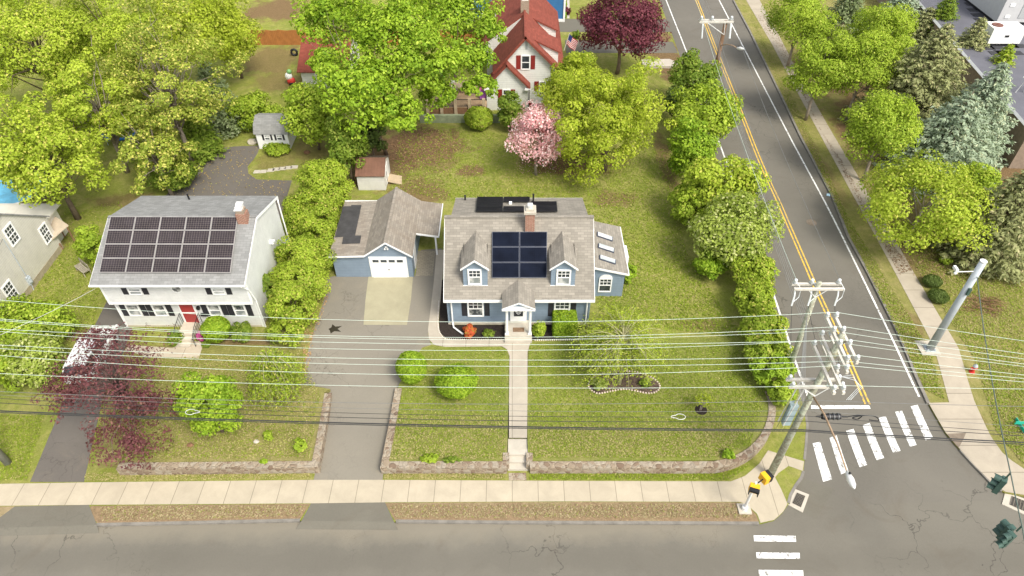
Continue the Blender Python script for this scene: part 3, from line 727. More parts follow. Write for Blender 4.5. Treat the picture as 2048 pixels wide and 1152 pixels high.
for k in (0, 1):
    q = [(.42+.22*(1-.25*k)*math.cos(a), 31.56, 2.62+(.55-.12*k)*math.sin(a)) for a in [2*math.pi*i/20 for i in range(21)]]
    m.tube(q, .018, 5)
m.tube([(.14, 31.56, 3.3), (.25, 31.56, 3.05), (.42, 31.56, 2.95), (.59, 31.56, 3.05), (.70, 31.56, 3.3)], .02, 5)
mk('door_scrollwork', m, WHITE, dr)
m = MB(); m.box(.82, .86, 31.55, 31.6, 2.3, 2.45); mk('door_handle', m, BLACK, dr)
tag(center(mk('doormat', MB().box(.06, .80, 30.62, 31.0, 1.382, 1.40), plain('coir', (.20,.13,.08), 1, .3, 8)), (.43, 30.8, 1.38)), 'brown coir doormat on the porch of the blue house', 'doormat')
m = MB(); m.box(1.36, 1.50, 31.52, 31.7, 2.75, 2.95); m.tube([(1.43, 31.5, 2.98), (1.43, 31.5, 3.08)], [.08, .02], 6); mk('porch_lamp', m, BLACK, T)
# roof panels
rp0, rn = (0, 31.35, 3.7), (0, -.84, 1)
cor = [ppl(u, v, rp0, rn) for u, v in ((983.5,556.5),(1093.5,556.5),(1094.5,464),(984,464))]
def grid(t, cor, nx, ny, mat, frame, skip=(), **k):
    a = [Vector(p) for p in cor]
    def at(s, q): return (a[0]*(1-s)+a[1]*s)*(1-q) + (a[3]*(1-s)+a[2]*s)*q
    for j in range(ny):
        for i in range(nx):
            if (i, j) in skip: continue
            panel(t, [at(i/nx, j/ny), at((i+1)/nx, j/ny), at((i+1)/nx, (j+1)/ny), at(i/nx, (j+1)/ny)], mat, frame, **k)
PVB = solar('black_cells', 12, 6, (.005,.007,.014), (.012,.014,.024), .03, .6)
ALU = plain('panel_frame', (.36,.38,.42), .4, .1, 2, metal=.3)
PFR = plain('dark_panel_frame', (.07,.08,.11), .4, .1, 2)
grid(T, cor, 2, 3, PVB, PFR, gap=.015)
PVK = solar('dark_cells', 10, 6, (.010,.010,.012), (.02,.02,.022), .03, .5)
sn = Vector((0, 1.5, 4.25)); sp0 = (0, 35.3, 7.1)
cor = [ppl(u, v, sp0, sn) for u, v in ((951,426.5),(1115.5,426.5),(1113,397.2),(954,397.2))]
grid(T, cor, 3, 3, PVK, BLACK, skip=((1,1),(2,2)), gap=.02, lift=.10)
q = ppl(1021, 408.5, sp0, sn); m = MB(); m.box(q[0]-.1, q[0]+.1, q[1]-.1, q[1]+.12, q[2]-.1, q[2]+.16); mk('junction_box', m, WHITE, T)
for u, v in ((1066.5,402),(930.5,400)):
    q = ppl(u, v, sp0, sn); hh_ = .55 if u > 1000 else .35; m = MB(); m.cyl(q[0], q[1], q[2]-.2, q[2]+hh_, .06, 10); m.cyl(q[0], q[1], q[2]+hh_, q[2]+hh_+.03, .08, 10); mk('vent_pipe', m, BLACK, T)
# chimney
m = MB(); m.box(.84, 1.44, 34.55, 35.2, 5.9, 7.95); ch = mk('chimney', m, BRICK, roof)
m = MB(); m.box(.76, 1.52, 34.47, 35.28, 7.95, 8.12); m.box(.88, 1.40, 34.60, 35.15, 8.121, 8.25); mk('chimney_cap', m, CONCL, T)
m = MB(); m.cyl(1.14, 34.85, 8.25, 8.42, .16, 12); m.box(.98, 1.30, 34.70, 35.0, 8.42, 8.50); mk('flue_cover', m, METALW, T)
m = MB(); m.box(.74, 1.54, 34.40, 34.55, 6.18, 6.36); mk('flashing', m, METALW, T)
# sunroom
SX1, SY0, SY1 = 7.62, 34.4, 39.2
m = MB(); m.prism([(5.04, SY0, .6), (SX1, SY0, .6), (SX1, SY0, 3.12), (5.04, SY0, 3.80)], (0, SY1-SY0, 0)); mk('sunroom_wall', m, BSID, T)
m = MB(); slab(m, [(5.0, SY0-.2, 3.95), (SX1+.2, SY0-.2, 3.22), (SX1+.2, SY1+.15, 3.22), (5.0, SY1+.15, 3.95)], .12); sr = mk('sunroom_roof', m, SHG, T)
m = MB(); m.prism([(5.0, SY0-.235, 3.79), (SX1+.22, SY0-.235, 3.07), (SX1+.22, SY0-.235, 3.22), (5.0, SY0-.235, 3.95)], (0, .033, 0)); m.box(SX1+.2, SX1+.26, SY0-.2, SY1+.15, 3.07, 3.2); mk('trim_board', m, WHITE, T)
spn = Vector((.73, 0, 2.82)); s0 = (5.0, 34, 3.95)
SKY_ = glass('skylight_glass', (.42,.46,.46), (.62,.62,.60))
for pts in (((1197,466.5),(1194,472),(1221,482),(1224.5,477)),):
    pass
for (ua, va, ub, vb, uc, vc, ud, vd) in ((1193.5,465,1225,476,1224.5,483.5,1193.5,473),(1196,488,1228,498.5,1227.5,506.5,1195.5,496),(1198.5,511,1231,521.5,1230.5,529.5,1198,519)):
    c4 = [Vector(ppl(u, v, s0, spn)) for u, v in ((ua,va),(ub,vb),(uc,vc),(ud,vd))]
    n = spn.normalized(); m = MB(); m.prism([p for p in c4], n*.10); f = mk('skylight', m, PFR, sr)
    cc = sum(c4, Vector())/4; m = MB(); m.prism([p+(cc-p)*.10+n*.101 for p in c4], n*.02); mk('skylight_glass', m, SKY_, T)
win_px(T, 1197, 1223, 556, 583, SY0, arch=True, fw=.08)
m = MB(); m.box(SX1-.02, SX1+.5, 36.2, 37.6, 1.0, 2.9); mk('bay', m, WHITE, T)
# ================================================================= garage
T = thing('garage', 'blue clapboard garage with patched low side roof and white overhead door', 'garage', (-9.8, 36.4, G0))
GY = 36.4; RYB = 42.7; xk, xr, xp = -10.25, -7.02, -8.65; ze, zp = 3.15, 4.32
m = MB(); m.prism([(-12.55, GY, .6), (xr, GY, .6), (xr, GY, ze-.02), (xp, GY, zp-.12), (xk, GY, ze-.02), (-12.55, GY, ze-.10)], (0, RYB-GY-.2, 0)); mk('wall', m, BSID, T)
yf = GY-.22
m = MB(); slab(m, [(xk-.02, yf, ze), (xp, yf, zp), (xp, RYB, zp), (xk-.02, RYB, ze)], .10)
slab(m, [(xp+.002, yf, zp), (xr+.12, yf, ze-.08), (xr+.12, RYB, ze-.08), (xp+.002, RYB, zp)], .10)
slab(m, [(-12.72, yf, ze-.08), (xk-.022, yf, ze), (xk-.022, RYB-.1, ze), (-12.72, RYB-.1, ze-.08)], .10)
slab(m, [(xr+.122, 38.75, ze-.08), (-5.32, 38.75, ze-.34), (-5.32, RYB, ze-.34), (xr+.122, RYB, ze-.08)], .09)
gr = mk('roof', m, SHG2, T)
m = MB(); m.box(xp-.1, xp+.1, yf, RYB, zp-.03, zp+.03); mk('ridge_cap', m, SHG2, gr)
m = MB(); m.prism([(-12.73, yf-.035, ze-.2), (xk, yf-.035, ze-.12), (xp, yf-.035, zp-.12), (xr+.14, yf-.035, ze-.2), (xr+.14, yf-.035, ze-.08), (xp, yf-.035, zp+.01), (xk, yf-.035, ze+.01), (-12.73, yf-.035, ze-.08)], (0, .033, 0))
m.box(-5.32, -5.26, 38.7, RYB, ze-.45, ze-.3); m.prism([(xr+.12, 38.70, ze-.2), (-5.3, 38.70, ze-.46), (-5.3, 38.70, ze-.33), (xr+.12, 38.70, ze-.07)], (0, .045, 0)); m.box(-12.7, xk, RYB-.1, RYB-.06, ze-.15, ze+.02)
mk('trim_board', m, WHITE, T)
q0, qn = (xk, 36, ze), Vector((-.08, 0, 2.45))
m = MB()
for quad in (((683,487),(716,486),(731,411),(703,411)), ((703.5,413),(706,480),(692,487),(686,470)), ):
    pass
PT = plain('roofing_patch', (.052,.050,.050), .85, .25, 2, bump=.3)
for quad in (((670,475),(710,472.5),(723,410.5),(703,410.5),(702,413),(686,413.5)), ((684,488.5),(720,487),(722.5,471.5),(687,472.5))):
    pts = [ppl(u, v, q0, qn) for u, v in quad]; m.prism([Vector(p)+Vector((0,0,.012)) for p in pts], (0,0,.02 if quad[0][0] < 680 else .026))
mk('roof_patch', m, PT, gr)
dx0, dx1 = py(744, 535, GY)[0], py(812, 535, GY)[0]; zt = py(780, 516, GY)[2]
m = MB(); m.box(dx0-.12, dx1+.12, GY-.045, GY+.01, G0-.05, zt+.12); mk('door_frame', m, WHITE, T)
m = MB()
for k in range(4): m.box(dx0, dx1, GY-.075, GY-.04, G0+.02+k*(zt-G0)/4, G0+(k+1)*(zt-G0)/4-.01)
gd = mk('garage_door', m, WHITE, T)
zz = zt-(zt-G0)/8; W_ = dx1-dx0
for k in range(4):
    m = MB(); m.box(dx0+W_*(.06+.235*k), dx0+W_*(.235+.235*k), GY-.085, GY-.07, zz-.11, zz+.11); mk('door_window', m, GLASS, gd)
m = MB(); m.box(dx0+W_*.5-.06, dx0+W_*.5+.06, GY-.10, GY-.07, 1.7, 1.75); mk('door_handle', m, BLACK, gd)
m = MB(); m.box(xp-.09, xp+.09, GY-.1, GY, 3.72, 3.85); m.ball((xp-.1, GY-.18, 3.7), .07); m.ball((xp+.1, GY-.18, 3.7), .07); mk('floodlight', m, METALW, T)
m = MB(); m.box(-5.62, -5.50, 38.82, 38.94, G0, 2.8); mk('porch_post', m, WHITE, T)
m = MB(); m.box(xr-.01, xr+.05, 37.3, 38.2, G0, 3.0); mk('side_door', m, WHITE, T)
# ================================================================= white house with 20 panels
T = thing('white_house', 'white two storey house with black shutters, red front door and twenty roof panels', 'house', (-21, 31.5, G0))
XL, XR, Y1, Y2 = -25.55, -16.45, 31.5, 31.1; ZE, ZR = 5.58, 7.4
m = MB(); m.prism([(XL, Y1, .6), (XL, 38.9, .6), (XL, 38.9, 5.9), (XL, 35, 7.25), (XL, 31.6, 5.8), (XL, Y1, 3.5)], (XR-XL, 0, 0)); mk('wall', m, WSID, T)
m = MB(); m.box(XL-.01, XR+.01, Y2, Y1+.3, 3.48, 5.58); mk('upper_wall', m, WSID, T)
m = MB(); m.box(XL-.02, XR+.02, Y2-.03, Y2+.0, 3.42, 3.56)
for x in (XL-.03, XR-.09): m.box(x, x+.12, Y1-.03, Y1+.08, G0, 3.42); m.box(x, x+.12, Y2-.03, Y2+.08, 3.56, 5.2)
mk('trim_board', m, WHITE, T)
m = MB(); m.box(XL-.02, XR+.02, Y1-.02, 38.92, .5, G0+.15); mk('foundation', m, CONC, T)
m = MB(); slab(m, [(-25.72, 30.6, ZE), (-16.30, 30.6, ZE), (-16.30, 35, ZR), (-25.72, 35, ZR)], .09)
slab(m, [(-25.72, 35.02, ZR), (-16.30, 35.02, ZR), (-16.30, 39.15, 6.08), (-25.72, 39.15, 6.08)], .16); roof = mk('roof', m, SHL, T)
m = MB(); m.box(-25.72, -16.3, 34.9, 35.12, ZR-.02, ZR+.04); mk('ridge_cap', m, SHL, roof)
m = MB(); m.box(-25.75, -16.27, 30.50, 30.6, ZE-.11, ZE-.02); mk('gutter', m, WHITE, T)
m = MB()
for x in (-25.75, -16.31): m.prism([(x, 30.6, ZE-.2), (x, 35, ZR-.2), (x, 39.15, 5.88), (x, 39.15, 6.06), (x, 35, ZR-.02), (x, 30.6, ZE-.02)], (.04, 0, 0))
mk('rake_board', m, WHITE, T)
m = MB(); m.tube([(-16.5, 30.55, ZE-.15), (-16.35, 31.0, 4.8), (-16.33, 31.4, 3.5), (-16.33, 31.45, 1.0)], .05, 8); m.tube([(-16.35, 39.2, 5.9), (-16.30, 39.0, 5.6), (-16.30, 39.0, 1.0)], .05, 8); mk('downspout', m, WHITE, T)
rn = Vector((0, -(ZR-ZE), 4.4)); cor = [ppl(u, v, (0, 30.6, ZE), rn) for u, v in ((201,547.5),(463,548),(477.5,436),(223.5,435.5))]
PVW = solar('gridded_cells', 10, 6, (.022,.018,.022), (.25,.22,.19), .035, .35)
grid(T, cor, 5, 4, PVW, plain('silver_frame', (.42,.40,.38), .4, .1, 2, metal=.3), gap=.012)
q = ppl(379, 399, (0, 35, ZR), Vector((0, 1.32, 4.13))); m = MB(); m.tube([(q[0], q[1], q[2]-.1), (q[0]-.02, q[1], q[2]+.45)], .06, 8); mk('vent_pipe', m, BLACK, T)
cx = px(489, 430, -17.0)[0]
m = MB(); m.box(-17.35, -16.72, 34.5, 35.1, 6.6, 7.95); ch = mk('chimney', m, BRICK, roof)
m = MB(); m.box(-17.30, -16.80, 34.55, 35.05, 7.95, 8.2); mk('chimney_pot', m, BRICK2, T)
m = MB(); m.box(-17.36, -16.88, 34.5, 34.85, 8.2, 8.27); m.box(-17.32, -16.88, 34.88, 35.2, 8.4, 8.46); m.box(-17.3, -16.9, 34.6, 35.1, 8.2, 8.4); mk('chimney_cap', m, METALW, T)
for u0, u1 in ((257,284),(424.5,451)): win_px(T, u0, u1, 575.5, 589, Y2, muntin=None, shut=SHUT, fw=.08, pane=GLASSL)
for u0, u1 in ((255,281),(307,333),(417,442.5),(468,492)): win_px(T, u0, u1, 608, 631.5, Y1, muntin=None, shut=SHUT, fw=.08, sw_=.36, pane=GLASSC, lower=GLASSL)
q = py(353, 577, Y2); m = MB(); m.tube([(q[0], Y2-.04, q[2]), (q[0], Y2+.01, q[2])], .36, 8); rw = mk('octagonal_window', m, WHITE, T); m = MB(); m.tube([(q[0], Y2-.05, q[2]), (q[0], Y2-.02, q[2])], .27, 8); mk('pane', m, GLASSC, rw)
a = py(364, 611, Y1); b = py(398, 646, Y1); xa, xb = py(366, 625, Y1)[0], py(394, 630, Y1)[0]
m = MB(); m.box(xa-.12, xb+.12, Y1-.06, Y1+.01, 1.35, 3.42); mk('door_frame', m, WHITE, T)
m = MB(); m.box(xa, xb, Y1-.09, Y1-.05, 1.42, 3.32); dr = mk('door', m, REDD, T); m = MB(); m.box(xa, xb, Y1-.11, Y1-.08, 2.33, 2.40); mk('door_rail', m, WHITE, dr)
xm = (xa+xb)/2; SX0, SX1_ = xm-.62, xm+.62
m = MB()
for x in (xb+.25, xb+.32): m.box(x, x+.1, Y1-.18, Y1, 2.7-.4*(x-xb-.25), 2.9)
mk('wall_lamp', m, BLACK, T); m = MB(); m.box(xb+.3, xb+.75, Y1-.12, Y1, 2.05, 2.25); mk('mailbox', m, BLACK, T)
for x, sd_ in ((xm-.6, 'left'), (xm+.62, 'right')):
    m = MB(); m.tube([(x, 31.4, 1.47), (x, 31.4, 2.35), (x, 30.3, 2.1), (x, 29.7, 1.75), (x, 29.7, .97)], .022, 5)
    for k in range(7): y = 29.8+.24*k; m.tube([(x, y, 1.0+.08*k), (x, y, 1.8+.09*k)], .014, 4)
    tag(center(mk('stair_railing', m, BLACK), (x, 30, .97)), 'thin black iron railing on the %s side of the entry steps' % sd_, 'railing')
q = px(540, 484, XR); m = MB(); m.box(XR, XR+.12, q[1]-.12, q[1]+.12, q[2]-.12, q[2]+.12); m.ball((XR+.2, q[1]-.15, q[2]), .09); m.ball((XR+.2, q[1]+.15, q[2]), .09); mk('floodlight', m, WHITE, T)
q = px(568, 517, XR); m = MB(); m.box(XR, XR+.03, q[1]-.3, q[1]+.3, 1.2, 1.5); mk('basement_window', m, GLASS, T)
# ================================================================= cream house cut by the left edge
T = thing('cream_house', 'cream sided house at the left edge with meter and divided windows on its gable end', 'house', (-33.6, 36, G0))
X = -33.6
m = MB(); m.prism([(X, 32.0, .6), (X, 39.6, .6), (X, 39.6, 4.0), (X, 36.1, 6.75), (X, 35.4, 6.75), (X, 32.0, 4.6)], (-9, 0, 0)); mk('wall', m, WSID2, T)
m = MB(); m.prism([(X+.02, 31.98, .5), (X+.02, 39.62, .5), (X+.02, 39.62, 1.45), (X+.02, 31.98, 1.45)], (-9, 0, 0)); mk('foundation', m, plain('tan_foundation', (.34,.29,.20), .9, .2), T)
m = MB(); slab(m, [(X+.15, 39.8, 3.86), (X+.15, 36.1, 6.86), (X-9.2, 36.1, 6.86), (X-9.2, 39.8, 3.86)], .10)
slab(m, [(X+.15, 35.4, 6.86), (X+.15, 31.8, 4.5), (X-9.2, 31.8, 4.5), (X-9.2, 35.4, 6.86)], .10); slab(m, [(X+.15, 36.1, 6.87), (X-9.2, 36.1, 6.87), (X-9.2, 35.4, 6.87), (X+.15, 35.4, 6.87)], .10); mk('roof', m, SHL, T)
for u, v, w, h in ((22.5,469,.8,1.25),(91,467,.75,1.25),(20,583,.8,1.25)):
    q = px(u, v, X); window(T, (X, q[1], q[2]), (0,1,0), (1,0,0), w, h, muntin='all', fw=.09)
q = px(57, 561, X); m = MB(); m.cyl(X+.12, q[1], q[2]-.1, q[2]+.25, .14, 10); m.box(X, X+.12, q[1]-.18, q[1]+.18, q[2]-.3, q[2]+.35); em = mk('electric_meter', m, METAL, T)
m = MB(); q2 = px(5, 478, X); m.tube([(X+.05, q[1], q[2]+.3), (X+.05, q2[1], q2[2])], .03, 6); m.tube([(X+.05, q[1], q[2]-.3), (X+.05, q[1]-.3, q[2]-1.4)], .03, 6); mk('conduit', m, METAL, T)
m = MB(); m.box(X-5, X-.6, 39.6, 41.6, .6, 3.3); m.box(X-5.2, X-.3, 39.61, 41.9, 3.3, 3.42); mk('rear_porch', m, WSID2, T)
# ================================================================= red roofed house
T = thing('red_roofed_house', 'white shingled house with steep red roof, red shutters and dormers behind the yard', 'house', (1, 61, G0))
def zr_(x, x0, z0, x1, z1): return z0+(z1-z0)*(x-x0)/(x1-x0)
RXP, RZP = 1.23, 8.1
m = MB(); m.prism([(-1.6, 61.3, .6), (4.4, 61.3, .6), (4.4, 61.3, 4.75), (RXP, 61.3, RZP-.15), (-1.6, 61.3, 4.7)], (0, 11.5, 0)); mk('wall', m, WSID3, T)
m = MB(); m.prism([(-2.55, 66.0, .6), (-1.59, 66.0, .6), (4.4, 66.0, 4.9), (RXP, 66.0, RZP-.16), (-2.55, 66.0, 5.2)], (0, 10, 0)); mk('rear_wall', m, WSID3, T)
m = MB()
slab(m, [(RXP, 60.9, RZP), (-1.85, 60.9, 4.55), (-1.85, 66.2, 4.55), (RXP, 66.2, RZP)], .22)
slab(m, [(5.05, 60.9, 4.30), (RXP+.002, 60.9, RZP), (RXP+.002, 76.5, RZP), (5.05, 76.5, 4.30)], .22)
slab(m, [(RXP, 66.21, RZP+.01), (-2.9, 66.21, 5.0), (-2.9, 76.5, 5.0), (RXP, 76.5, RZP+.01)], .22)
rr = mk('roof', m, SHR, T)
m = MB(); m.box(RXP-.1, RXP+.1, 60.9, 76.5, RZP-.04, RZP+.04); mk('ridge_cap', m, SHR, rr)
m = MB(); m.prism([(-2.42, 60.5, .6), (1.52, 60.5, .6), (1.52, 60.5, 3.45), (-.5, 60.5, 5.55), (-2.42, 60.5, 3.45)], (0, 1.5, 0)); mk('wing_wall', m, WSID3, T)
m = MB(); slab(m, [(-.5, 60.2, 5.75), (-2.65, 60.2, 3.42), (-2.65, 61.9, 3.42), (-.5, 61.9, 5.75)], .16); slab(m, [(1.75, 60.2, 3.42), (-.498, 60.2, 5.75), (-.498, 61.9, 5.75), (1.75, 61.9, 3.42)], .16); mk('wing_roof', m, SHR, T)
m = MB(); m.box(-2.66, -2.0, 60.12, 60.5, 3.22, 3.36); m.box(1.2, 1.76, 60.12, 60.5, 3.22, 3.36); mk('cornice_return', m, WHITE, T)
win_px(T, 1042, 1060.5, 110, 139, 61.3, muntin=None, shut=RSHUT, sw_=.42, fw=.1)
win_px(T, 1078, 1092, 162, 182, 61.3, muntin=None, shut=RSHUT, sw_=.42, fw=.1)
win_px(T, 1005, 1021, 178, 200, 60.5, muntin=None, shut=RSHUT, sw_=.40, fw=.1)
win_px(T, 1067, 1083, 205, 222, 61.3, muntin=None, shut=RSHUT, sw_=.40, fw=.1)
q = py(1053, 90, 61.3); m = MB(); m.box(q[0]-.1, q[0]+.1, 61.26, 61.3, q[2]-.4, q[2]+.4); mk('gable_vent', m, plain('grey_vent', (.35,.37,.36)), T)
for y0 in (62.2, 67.2):
    zt_ = 7.2; x1 = 4.35
    m = MB(); m.prism([(x1, y0, 4.6), (x1, y0, 6.1), (2.3, y0, zt_-.15), (2.3, y0, 6.4)], (0, 2.6, 0)); d = mk('dormer', m, WSID3, T)
    m = MB(); slab(m, [(x1+.25, y0-.15, 6.12), (x1+.25, y0+2.75, 6.12), (1.9, y0+2.75, zt_+.2), (1.9, y0-.15, zt_+.2)], .14); mk('dormer_roof', m, SHR, d)
m = MB(); m.box(.85, 1.65, 67.0, 67.8, 7.3, 9.0); ch = mk('chimney', m, BRICK2, rr); m = MB(); m.box(.95, 1.55, 67.1, 67.7, 9.0, 9.3); mk('chimney_cap', m, METALW, T)
q = ppl(990, 33, (RXP, 66, RZP), Vector((-3.1, 0, 4.13))); m = MB(); m.box(q[0]-.12, q[0]+.12, q[1]-.15, q[1]+.15, q[2]-.1, q[2]+.4); m.cyl(q[0]+.1, q[1]-2, q[2]-.2, q[2]+.3, .1, 8); mk('roof_vent', m, METALW, T)
m = MB(); m.tube([(1.62, 60.1, 3.3), (1.62, 60.4, 3.0), (1.62, 60.42, 1.0)], .06, 6); mk('downspout', m, BLACK, T)
# blue house far behind
T = thing('deep_blue_house', 'deep blue clapboard house with white windows behind the red roof', 'house', (-1, 82, G0))
m = MB(); m.box(-6.6, 6.2, 82, 92, .6, 6.2); mk('wall', m, BSID2, T)
m = MB(); slab(m, [(-7, 81.6, 6.2), (6.6, 81.6, 6.2), (6.6, 87, 9.4), (-7, 87, 9.4)], .2); slab(m, [(-7, 92.4, 6.2), (-7, 87.01, 9.4), (6.6, 87.01, 9.4), (6.6, 92.4, 6.2)], .2); mk('roof', m, SHL, T)
win_px(T, 963, 972, 22, 46, 82, muntin=None, fw=.15)
win_px(T, 943, 952, 25, 44, 82, muntin=None, fw=.15)
win_px(T, 1092, 1106, 16, 26, 82, muntin=None, fw=.15)
m = MB(); m.box(6.1, 6.32, 81.9, 82.1, .8, 6.2); m.box(-6.7, 6.3, 81.93, 82.0, .8, 1.3); mk('trim_board', m, WHITE, T)
# ================================================================= sheds
T = thing('white_shed', 'small white gambrel shed with two shuttered windows beside the rear drive', 'shed', (-21.2, 53.5, G0))
x0, x1 = -22.65, -19.85
prof = [(53.5, .7), (53.5, 2.55), (53.95, 3.15), (54.9, 3.5), (55.85, 3.15), (56.3, 2.55), (56.3, .7)]
m = MB(); m.prism([(x0, y, z) for y, z in prof][::-1], (x1-x0, 0, 0)); mk('wall', m, WHITE, T)
m = MB(); pr = [(53.38, 2.5), (53.9, 3.2), (54.9, 3.58), (55.9, 3.2), (56.42, 2.5)]
for i in range(4):
    (ya, za), (yb, zb) = pr[i], pr[i+1]; slab(m, [(x0-.15, ya, za), (x1+.15, ya, za), (x1+.15, yb, zb), (x0-.15, yb, zb)], .07)
mk('roof', m, SHL, T)
for u0, u1 in ((529,540),(553.5,564.5)): win_px(T, u0, u1, 269.5, 280, 53.5, shut=SHUT, sw_=.16, fw=.05)
T = thing('brown_roofed_shed', 'small white shed with brown metal roof behind the garage', 'shed', (-11.6, 47.1, G0))
x0, x1 = -12.7, -10.45
m = MB(); m.prism([(x1, 47.1, .7), (x1, 49.9, .7), (x1, 49.9, 2.5), (x1, 48.4, 3.25), (x1, 47.1, 2.5)], (x0-x1, 0, 0))
mk('wall', m, siding('vertical_white', (.66,.64,.60), .9, .15), T)
m = MB(); slab(m, [(x0-.08, 46.95, 2.42), (x1+.08, 46.95, 2.42), (x1+.08, 48.4, 3.30), (x0-.08, 48.4, 3.30)], .06)
sr = mk('roof', m, SHB, T)
m = MB(); slab(m, [(x0-.08, 48.401, 3.30), (x1+.08, 48.401, 3.30), (x1+.08, 50.05, 2.45), (x0-.08, 50.05, 2.45)], .06)
for k in range(9): y = 48.45; 
o_ = mk('roof', m, plain('dull_brown_roof', (.16,.12,.09), .6, .2), T)
m = MB()
for k in range(10):
    x = x0-.05+k*(x1-x0+.1)/9; m.prism([(x-.02, 46.95, 2.44), (x+.02, 46.95, 2.44), (x+.02, 48.4, 3.32), (x-.02, 48.4, 3.32)], (0,0,.02))
mk('roof_rib', m, SHB, sr)
m = MB(); m.box(x1-.01, x1+.04, 47.9, 49.0, G0+.1, 2.6); sd_ = mk('door', m, WHITE, T); m = MB(); m.box(x1+.04, x1+.06, 47.95, 48.05, 1.3, 2.2); mk('door_handle', m, BLACK, sd_)
q = [gp(u, v) for u, v in ((776,352.5),(804,353),(803.5,369.5),(775,369))]
m = MB(); zs = (.32,.04,.04,.32); m.prism([(k[0], k[1], k[2]+z) for k, z in zip(q, zs)], (0,0,-.06)); tag(center(mk('shed_ramp', m, WOODT), q[0]), 'light plywood ramp at the door of the brown roofed shed', 'ramp')
T = thing('red_roofed_shed', 'white shed with a red roof half hidden behind the big maple', 'shed', (-23.3, 70, G0))
q = pz(600, 140, G0)
m = MB(); m.prism([(-21.2, 65, .7), (-21.2, 72.5, .7), (-21.2, 72.5, 2.9), (-21.2, 68.8, 4.6), (-21.2, 65, 2.9)], (4.5, 0, 0)); mk('wall', m, WSID3, T)
m = MB(); slab(m, [(-21.5, 64.7, 2.85), (-16.4, 64.7, 2.85), (-16.4, 68.8, 4.75), (-21.5, 68.8, 4.75)], .1); slab(m, [(-21.5, 68.81, 4.75), (-16.4, 68.81, 4.75), (-16.4, 72.8, 2.85), (-21.5, 72.8, 2.85)], .1); mk('roof', m, SHR, T)
# ================================================================= flat roofed building, top right
T = thing('flat_roofed_building', 'large building with a flat dark membrane roof and a white edge beyond the spruces', 'building', (58, 75, G0))
ZF = 4.6
e1, e2, e3, e4 = pz(1830, -2, ZF), pz(1990, 182, ZF), pz(2060, 262, ZF), pz(2200, 300, ZF)
rp = [e1, e2, e3, (110, e3[1]-4, ZF), (110, 140, ZF), (e1[0]+4, 140, ZF)]
m = MB(); m.prism([(p[0], p[1], ZF-.02) for p in rp], (0, 0, -5.6)); mk('wall', m, plain('tan_block', (.26,.20,.15), .9, .2), T)
m = MB(); m.prism([(p[0], p[1], ZF+.05) for p in rp], (0, 0, -.06)); rf = mk('roof', m, plain('roof_membrane', (.125,.125,.145), .8, .12, .5), T)
m = MB()
for a, b in ((e1, e2), (e2, e3), (e3, rp[3])): 
    m.tube([(a[0], a[1], ZF+.05), (b[0], b[1], ZF+.05)], .17, 4)
mk('parapet', m, METALW, T)
m = MB()                                            # walkway pads
for (u, v) in [(1942,8),(1948,20),(1956,30),(1962,40),(1970,50),(1977,60),(1984,70)] + [(1994,95),(2004,104)] + [(1960,18)] + [(1975,96),(1985,58),(1992,106),(2012,106),(2032,106),(2022,92),(2038,92),(2035,60),(2048,62),(1958,8),(2020,58)]:
    c = pz(u, v, ZF+.06); m.box(c[0]-.62, c[0]+.62, c[1]-.42, c[1]+.42, ZF+.05, ZF+.09)
mk('walkway_pad', m, plain('rubber_pad', (.045,.045,.05), .9, .1), T)
UG = plain('unit_grey', (.50,.50,.50), .5, .06)
def unit(name, u0, v0, w, d, h, label, cat, mat, rot=0):
    c = pz(u0, v0, ZF+.06); t = thing(name, label, cat, (c[0], c[1], ZF+.1)); x, y = c[0], c[1]
    m = MB(); m.box(x+.1, x+w-.1, y+.1, y+d-.1, ZF+.05, ZF+.35); mk('curb', m, BLACK, t)
    m = MB(); m.box(x, x+w, y, y+d, ZF+.35, ZF+.35+h); mk('housing', m, mat, t)
    return t, x, y
t, x, y = unit('rooftop_unit', 1990, 50, 9, 12, 4.2, 'huge grey rooftop air handler cut off by the top right corner', 'air handler', UG)
m = MB(); m.box(x+2.0, x+3.6, y-.05, y+.02, ZF+.8, ZF+3.6); m.box(x+5, x+9, y-.05, y+.02, ZF+.8, ZF+3.8); mk('access_panel', m, plain('panel_grey', (.40,.41,.41), .5, .05), t)
m = MB()
for k in range(3): m.box(x+.6, x+1.1, y-.06, y+.0, ZF+.8+k*1.2, ZF+1.1+k*1.2)
mk('latch', m, WHITE, t)
t, x, y = unit('condenser_unit', 1972, 93, 3.2, 1.8, 1.5, 'small white rooftop unit with a round fan on a dark flat roof', 'air conditioner', WHITE)
m = MB(); m.cyl(x+.75, y+.9, ZF+1.85, ZF+1.92, .52, 20); m.cyl(x+.75, y+.9, ZF+1.9, ZF+1.95, .12, 10); mk('fan', m, plain('fan_brown', (.18,.08,.06)), t)
m = MB(); m.box(x+1.4, x+1.8, y-.03, y, ZF+1.0, ZF+1.2); mk('logo_plate', m, BLACK, t)
# white framework + railing at edge right
m = MB(); a = pz(2030, 186, ZF); b = pz(2060, 186, ZF)
for k in range(5): m.tube([(a[0]+k*.8, a[1], ZF), (a[0]+.4+k*.8, a[1], ZF+1.5), (a[0]+.8+k*.8, a[1], ZF)], .06, 4)
m.tube([(a[0], a[1], ZF+1.5), (a[0]+5, a[1], ZF+1.5)], .06, 4)
tag(center(mk('roof_frame', m, METALW), a), 'white metal truss frame at the edge of the dark roof on the right', 'metal frame')
